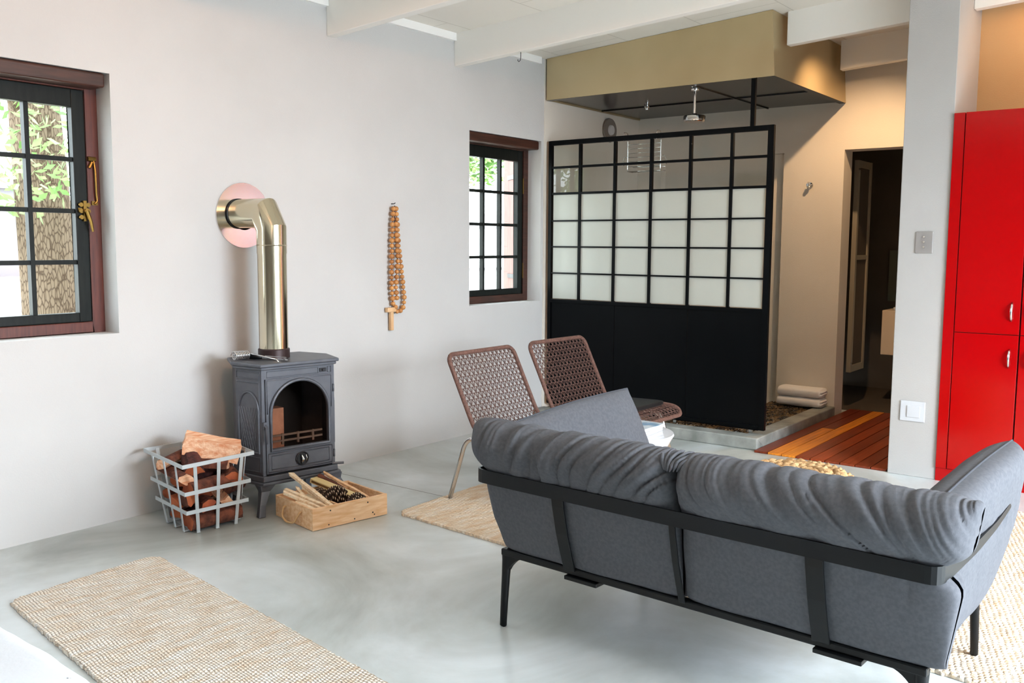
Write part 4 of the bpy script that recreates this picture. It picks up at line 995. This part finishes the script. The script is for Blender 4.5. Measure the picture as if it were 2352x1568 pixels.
# ------------------------------------------------------------------ sofa
SO = (2.611, 2.014, 0); SR = math.radians(-3.06)
sf = thing('sofa', 'grey two-seat sofa with black metal frame seen from behind', 'sofa', SO, SR)
mid = -.752
def backprof():
    return [(.075, .290), (.03, .286), (-.012, .303), (-.026, .36), (-.048, .43), (-.070, .51), (-.086, .555), (-.090, .582), (-.104, .610), (-.138, .645), (-.156, .685), (-.150, .725), (-.118, .762), (-.065, .780), (-.005, .776),
            (.045, .752), (.078, .70), (.088, .63), (.092, .54), (.094, .45), (.092, .37)]
def closed_spline(pts, n):
    out = []; m = len(pts)
    for i in range(n):
        t = i/n*m; k = int(t); f_ = t-k; p = [pts[(k+j-1) % m] for j in range(4)]
        out.append(tuple(.5*((2*p[1][a])+(-p[0][a]+p[2][a])*f_+(2*p[0][a]-5*p[1][a]+4*p[2][a]-p[3][a])*f_*f_+(-p[0][a]+3*p[1][a]-3*p[2][a]+p[3][a])*f_**3) for a in (0, 1)))
    return out
def back_cushion(side, seed):
    NP, NS = 96, 190; prof = closed_spline(backprof(), NP); C_ = (.0, .56)
    def fn(u_, v_):
        j = int(round(v_*NP)) % NP; a, z = prof[j]
        s = 2*u_-1; s = math.copysign(1-(1-abs(s))**1.7, s)
        h_ = max(0, (z-.3)/.45)
        if side == 'L': lo_, hi_ = mid+.006, .012+.066*h_-.02*(1-min(1, h_*4))-.030*math.exp(-((z-.582)/.03)**2)
        else: lo_, hi_ = -1.518-.072*h_+.055*math.exp(-((z-.582)/.035)**2), mid-.006
        bb = (lo_+hi_)/2+s*(hi_-lo_)/2
        k = max(0., 1-abs(s)**9)**.36; k = .12+.88*k
        kz = 1-(1-k)*.10
        ca = -.018+(z-.56)*-.05
        aa = ca+(a-ca)*k; zz = C_[1]+(z-C_[1])*kz
        outer = 1 if a < .03 else .3
        # folds: gathered ridges fanning from the strap and from the seams
        env = sm(.585, .64, z)*(1-.55*sm(.70, .80, z)); W = 0
        x = bb*15+seed+(z-.6)*(9 if side == 'L' else -7)*.9+2.4*mn.noise(Vector((bb*2.6, z*4, seed)))
        env *= .35+.9*max(0, min(1, .55+1.3*mn.noise(Vector((bb*2.2+seed*2, z*1.5, 7)))))
        f1 = mn.noise(Vector((x, z*1.6, seed))); f2 = mn.noise(Vector((x*2.3, z*2.5, seed+5)))
        W += env*(-.020*(1-min(1, abs(f1)*4.0))**1.4-.008*(1-min(1, abs(f2)*3.5)))
        e = min(bb-lo_, hi_-bb); g_ = math.exp(-max(0, e)/.06)
        W += g_*.011*mn.noise(Vector((seed, z*22+bb*10, 1)))*sm(.5, .62, z)
        W += .0035*mn.noise(Vector((bb*6, z*7, seed+9)))
        # light drag folds below the strap
        W += -.004*(1-min(1, abs(mn.noise(Vector((bb*9+2, z*2, seed+3)))*5)))*sm(.42, .54, z)*(1-sm(.55, .575, z))
        # belly between the straps
        if z < .56 and a < 0: W += .004*math.sin(PI*max(0, min(1, (z-.31)/.25)))*(1-.0*s*s)
        dx, dz = a-C_[0], (z-C_[1])*.6; L_2 = math.hypot(dx, dz) or 1
        return (aa+dx/L_2*W*outer, bb, zz+dz/L_2*W*outer)
    return MB().grid(fn, NS, NP, cv=True)
for sd, seed in (('L', 3.1), ('R', 17.7)):
    o = back_cushion(sd, seed).build('back_cushion', M_fabric, sf, smooth=True)
# puckered seam flap where the two cushions meet
pk = MB(); rgp = random.Random(8)
for i in range(6):
    b0 = mid+(-.042+.017*i); pts = [(-.128+.006*abs(i-2.5), b0*.5+mid*.5, .728), (-.105, b0*.8+mid*.2, .756+.003*(i % 2)), (-.05, b0+(b0-mid)*.5, .770), (.0, b0+(b0-mid)*.9, .768)]
    q_ = rounded(pts, .03); pk.tube(q_, [.002]+[.0065]*(len(q_)-2)+[.002], 8)
pk.build('seam_gather', M_fabric, sf, smooth=True)
# arms: leaning pillow slabs
def arm(sign, nm='arm_cushion'):
    """sign -1: right arm (towards -b), +1: left arm"""
    def cen(a, z): # centre plane b
        base = -1.408 if sign < 0 else -.054
        return base+sign*.075*((z-.32)/.46)**1.2*1.0 if z > .32 else base
    def fn_side(u_, v_, q):
        s = 2*u_-1; t = 2*v_-1; s2 = math.copysign(1-(1-abs(s))**1.4, s); t2 = math.copysign(1-(1-abs(t))**1.4, t)
        U, V = (s2+1)/2, (t2+1)/2
        # outline with rounded lower front corner
        a0 = .055*(1-V)+.0*V; a1 = (.68+.235*min(1, V*2.2)**.6)-.085*max(0, V-.5)/.5-(.075 if sign < 0 else 0)
        aa = a0+(a1-a0)*U
        z0_ = .285+.05*max(0, U-.6)**2*6*.4; z1_ = .742+.045*U+.012*math.sin(PI*U)
        zz = z0_+(z1_-z0_)*V
        th_ = .080*(1-abs(s2)**7)**.5*(1-abs(t2)**8)**.42
        if sign > 0: th_ = .076*(1-abs(s2)**6)**.55*(1-abs(t2)**5)**.5*(1-.3*V**3)
        w_ = .0045*mn.noise(Vector((aa*7, zz*7, sign)))+.0025*mn.noise(Vector((aa*26+zz*20, zz*4, sign)))*(1-abs(t2)**2)
        e = (1-abs(t2)**8)*(1-abs(s2)**8)
        # strap presses the outer face in
        if q*sign > 0 and aa < .55: w_ -= .010*math.exp(-((zz-.58-.02*aa)/.03)**2)
        return (aa, cen(aa, zz)+q*(th_+w_*e), zz)
    m = MB(); n1, n2 = 110, 70
    m.grid(lambda u_, v_: fn_side(u_, v_, 1), n1, n2); m.grid(lambda u_, v_: fn_side(u_, v_, -1), n1, n2)
    o = m.build(nm, M_fabric, sf, smooth=True)
    # piping along the top and front seam
    P = [fn_side(i/60, 1, 1) for i in range(61)]
    P += [fn_side(1, 1-i/40, 1) for i in range(1, 41)]
    MB().tube(P, .0035, 6).build('piping', M_seam, o, smooth=True)
arm(-1); arm(1)
o = MB()
def seatfn(u_, v_):
    th = u_*2*PI; phn = (v_-.5)*PI
    def sg(c, e): return math.copysign(abs(c)**e, c)
    return (.50+sg(math.cos(phn), .3)*sg(math.cos(th), .25)*.42, -.73+sg(math.cos(phn), .3)*sg(math.sin(th), .25)*.60, .385+sg(math.sin(phn), .5)*.075)
o.grid(seatfn, 80, 30, cu=True).build('seat_cushion', M_fabric, sf, smooth=True)
# frame rail and cross straps
fr = MB(); bL, bR = 0., -1.462
z_r = .287
fr.box(-.016, bR-.014, z_r-.014, .016, bL+.002, z_r+.012).box(.018, bL-.09, z_r-.014, .86, bL-.06, z_r+.0).box(.018, bR+.06, z_r-.014, .86, bR+.09, z_r+.0).box(.83, bR+.09, z_r-.014, .862, bL-.09, z_r+.0)
for b_ in (-.49, -.98): fr.box(.018, b_-.02, z_r-.012, .83, b_+.02, z_r-.002)
fr.build('base_rail', M_blackmetal, sf, bevel=.005)
# strap around the back at mid height, wrapping both arms
sr = MB()
def strap_path():
    p = [(.56, .066, .628), (.40, .068, .606), (.20, .066, .590), (-.02, .056, .580), (-.096, .050, .580), (-.100, -.02, .580), (-.100, -.70, .580), (-.100, -1.44, .580), (-.100, -1.515, .580), (-.02, -1.520, .580), (.20, -1.530, .590), (.40, -1.532, .606), (.56, -1.530, .628)]
    return rounded(p, .035, 4)
pp = strap_path(); nP = len(pp); vs = []; fs = []
Lc = [0]
for a, b_ in zip(pp, pp[1:]): Lc.append(Lc[-1]+(b_-a).length)
for i, p in enumerate(pp):
    a = pp[max(0, i-1)]; b_ = pp[min(nP-1, i+1)]; d = (b_-a); d.z = 0; d.normalize(); nr = Vector((-d.y, d.x, 0)) if False else Vector((d.y, -d.x, 0))
    e = min(Lc[i], Lc[-1]-Lc[i]); hh = .024*(.38+.62*min(1, e/.60)**1.5); t_ = .0035
    vs += [p+nr*t_+Vector((0, 0, -hh)), p+nr*t_+Vector((0, 0, hh)), p-nr*t_+Vector((0, 0, hh)), p-nr*t_+Vector((0, 0, -hh))]
for i in range(nP-1):
    for k in range(4): fs.append((i*4+k, i*4+(k+1) % 4, i*4+4+(k+1) % 4, i*4+4+k))
fs += [(0, 3, 2, 1), ((nP-1)*4, (nP-1)*4+1, (nP-1)*4+2, (nP-1)*4+3)]
sr.add(vs, fs).build('back_strap', M_blackmetal, sf)
for b_, wd in ((-.315, .048), (mid, .022), (-1.195, .052)):
    m = MB(); pts = [(-.100, .580), (-.092, .53), (-.068, .43), (-.044, .355), (-.022, .292)]
    vs = []
    for a, z in pts: vs += [(a-.004, b_-wd/2, z), (a-.004, b_+wd/2, z), (a+.004, b_+wd/2, z), (a+.004, b_-wd/2, z)]
    fs = [(0, 1, 2, 3), (19, 18, 17, 16)]
    for i in range(4):
        for k in range(4): fs.append((i*4+k, i*4+4+k, i*4+4+(k+1) % 4, i*4+(k+1) % 4))
    m.add(vs, fs)
    if wd > .03: m.box(-.028, b_-wd/2-.09, .258, .02, b_+wd/2-.004, .272)
    m.build('upright_strap', M_blackmetal, sf, bevel=.002)
def sofa_leg(a, b_, sa, sb, zf=0):
    m = MB()
    m.tube([(a+sa*.012*t, b_+sb*.010*t, z) for t, z in ((0, zf), (.1, zf+.004), (.35, .10), (.7, .20), (.9, .25), (1, .285))], [.011, .0130, .0142, .0158, .018, .021], 16)
    # curved gusset along the rail
    P = [(0, .285), (.0, .20)]
    for k in range(9):
        t = k/8; P.append((.012+.075*t, .215+.055*math.sin(t*PI/2)**.8))
    P.append((.10, .285))
    m.slab([(a+sa*.012-.012, b_+sb*(.008+x), z) for x, z in P], (.024, 0, 0))
    return m.build('leg', M_blackmetal, sf, auto=40)
sofa_leg(.0, .004, 1, -1); sofa_leg(.0, -1.466, 1, 1); sofa_leg(.846, -1.392, -1, 1, .0158); sofa_leg(.846, -.07, -1, -1, .0158)

# ------------------------------------------------------------------ woven lounge chairs
def chair_path(s):
    P = [(-.205, .780), (-.03, .432), (.0, .385), (.055, .372), (.40, .402), (.50, .395), (.548, .352)]
    seg = [math.dist(a, b_) for a, b_ in zip(P, P[1:])]; T_ = sum(seg); x = s*T_
    for i, L in enumerate(seg):
        if x <= L or i == len(seg)-1:
            t = x/L; return (P[i][0]*(1-t)+P[i+1][0]*t, P[i][1]*(1-t)+P[i+1][1]*t)
        x -= L
Ltot = sum(math.dist(a, b_) for a, b_ in zip([(-.205, .780), (-.03, .432), (.0, .385), (.055, .372), (.40, .402), (.50, .395)], [(-.03, .432), (.0, .385), (.055, .372), (.40, .402), (.50, .395), (.548, .352)]))
_cp = [chair_path(i/400) for i in range(401)]
_cs = []
for i in range(401):   # smoothed
    a = max(0, i-12); b_ = min(400, i+12); k = min(i-a, b_-i); seg = _cp[i-k:i+k+1]; _cs.append((sum(p[0] for p in seg)/len(seg), sum(p[1] for p in seg)/len(seg)))
def cpt(c, s, off=0):
    s = max(0, min(1, s)); f_ = s*400; i = min(399, int(f_)); t = f_-i; p = _cs[i]; q = _cs[i+1]
    d, z = p[0]*(1-t)+q[0]*t, p[1]*(1-t)+q[1]*t
    return Vector((c, -d, z+off))
def make_chair(label, loc, rz):
    s = thing('woven_chair', label, 'lounge chair', loc, rz, 'woven lounge chairs')
    hw = .292; rc = .05
    loop = []
    L = Ltot
    def corner(cx, sx_, c0, s0, a0):
        return [(cx+rc*math.cos(a0+PI/2*k/6), sx_+rc*math.sin(a0+PI/2*k/6)) for k in range(7)]
    uv = corner(hw-rc, rc, 0, 0, -PI/2)+[(hw, rc+(L-2*rc)*k/60) for k in range(1, 60)]+corner(hw-rc, L-rc, 0, 0, 0)+corner(-hw+rc, L-rc, 0, 0, PI/2)+[(-hw, L-rc-(L-2*rc)*k/60) for k in range(1, 60)]+corner(-hw+rc, rc, 0, 0, PI)
    loop = [cpt(c, x/L) for c, x in uv]
    fr_ = MB().tube(loop, .0125, 10, closed=True)
    fr_.build('seat_frame', M_cord, s, smooth=True)
    m = MB(); rows = 30; cols = 15; rr = .0023
    for i in range(1, rows):
        v_ = i/rows; m.tube([cpt(-hw+.01, v_), cpt(hw-.01, v_)], rr, 5, caps=False)
    for i in range(rows):
        v0, v1 = i/rows, (i+1)/rows
        for j in range(cols):
            c0 = -hw+.01+(2*hw-.02)*j/cols; c1 = -hw+.01+(2*hw-.02)*(j+1)/cols; cm_ = (c0+c1)/2
            m.tube([cpt(c0, v1), cpt(cm_, v0)], rr, 5, caps=False); m.tube([cpt(cm_, v0), cpt(c1, v1)], rr, 5, caps=False)
    for j in range(0, cols+1):
        c0 = -hw+.01+(2*hw-.02)*j/cols; m.tube([cpt(c0, k/20) for k in range(21)], rr*.9, 5, caps=False)
    m.build('woven_lattice', M_corddark, s, smooth=True)
    for q in (-1, 1):
        c = q*.30
        pts = [(q*.328, .152, .0), (q*.300, .045, .345), (q*.270, -.02, .352), (q*.262, -.40, .372), (q*.270, -.47, .36), (q*.285, -.50, .0)]
        m = MB().tube(rounded([(q*.328, .154, 0), (q*.308, .055, .342), (q*.275, -.40, .350), (q*.290, -.505, 0)], .06, 6), .0125, 12)
        m.build('leg_frame', M_chrome, s, smooth=True)
    MB().tube([(-.29, -.05, .344), (.29, -.05, .344)], .009, 10).tube([(-.275, -.38, .348), (.275, -.38, .348)], .009, 10).build('cross_tube', M_chrome, s, smooth=True)
    pd = MB()
    def fn(u_, v_):
        th = u_*2*PI; phn = (v_-.5)*PI
        def sg(c, e): return math.copysign(abs(c)**e, c)
        x = sg(math.cos(phn), .25)*sg(math.cos(th), .2); y = sg(math.cos(phn), .25)*sg(math.sin(th), .2); z = sg(math.sin(phn), .5)
        return (x*.262, -.275+y*.175, .412+z*.018+(-.006*y))
    pd.grid(fn, 64, 16, cu=True).build('seat_pad', M_leather, s, smooth=True)
    return s
ch = make_chair('brown woven chair on chrome legs, nearer the stove', (4.085, 3.120, 0.016), math.radians(0))
dup(ch, (4.845, 3.125, .016), math.radians(-2), 'brown woven chair on chrome legs, in front of the black screen')

# ------------------------------------------------------------------ side table with magazines
tb = thing('side_table', 'white tapered side table between the sofa and the woven chairs', 'side table', (3.975, 2.310, .016)); tb.scale = (.97, .97, 1.065)
MB().lathe([(0, 0), (.13, 0), (.135, .01), (.135, .05), (.15, .18), (.19, .32), (.245, .412), (.252, .422), (.248, .43), (0, .43)], seg=48).build('table_body', M_white, tb, auto=40)
M_cover = mat('blue grey magazine cover', (112, 146, 176), .3, c2=(196, 204, 212), nscale=7, lo=.45, hi=.55)
M_cover2 = mat('grey magazine cover', (120, 128, 126), .25, c2=(196, 200, 200), nscale=9)
b1 = thing('magazine', 'thick white-edged magazine lying under another on the side table', 'magazine', (3.99, 2.315, .4755), math.radians(-86), 'magazines on the side table')
MB().box(-.15, -.115, 0, .15, .115, .018).build('pages', M_paper, b1); MB().box(-.152, -.117, .018, .152, .117, .020).build('cover', M_cover2, b1)
b2 = thing('magazine', 'blue and white magazine lying on top on the side table', 'magazine', (4.0, 2.310, .4965), math.radians(-91), 'magazines on the side table')
MB().box(-.148, -.11, 0, .148, .11, .014).build('pages', M_paper, b2); MB().box(-.15, -.112, .014, .15, .112, .016).build('cover', M_cover, b2)

# ------------------------------------------------------------------ woven pouf
pf_ = thing('woven_pouf', 'round plaited straw pouf on the jute rug behind the sofa', 'pouf', (4.10, 1.47, .016))
pm = MB(); Rp = .225
def braid(R0, z, r, n, ph_, amp=.018):
    for k in range(3):
        pts = []
        for i in range(n*8):
            a = 2*PI*i/(n*8); t = a*n/2+k*2*PI/3+ph_
            pts.append(((R0+amp*math.sin(t))*math.cos(a), (R0+amp*math.sin(t))*math.sin(a), z+amp*.7*math.sin(2*t)))
        pm.tube(pts, r, 6, closed=True, flat=1.5)
for i, z in enumerate((.035, .095, .155, .215, .275, .325)): braid(Rp-.008*(i == 0), z, .013, 20, i*.7)
braid(Rp-.04, .347, .014, 18, .2); braid(Rp-.10, .350, .014, 12, .9); braid(Rp-.16, .348, .013, 8, .4)
pm.build('plaited_cover', M_grass, pf_, smooth=True)
MB().lathe([(0, .003), (.20, .003), (.215, .05), (.215, .30), (.18, .338), (0, .338)], seg=32).build('core', mat('brown straw core', (120, 84, 50), .9), pf_, smooth=True)
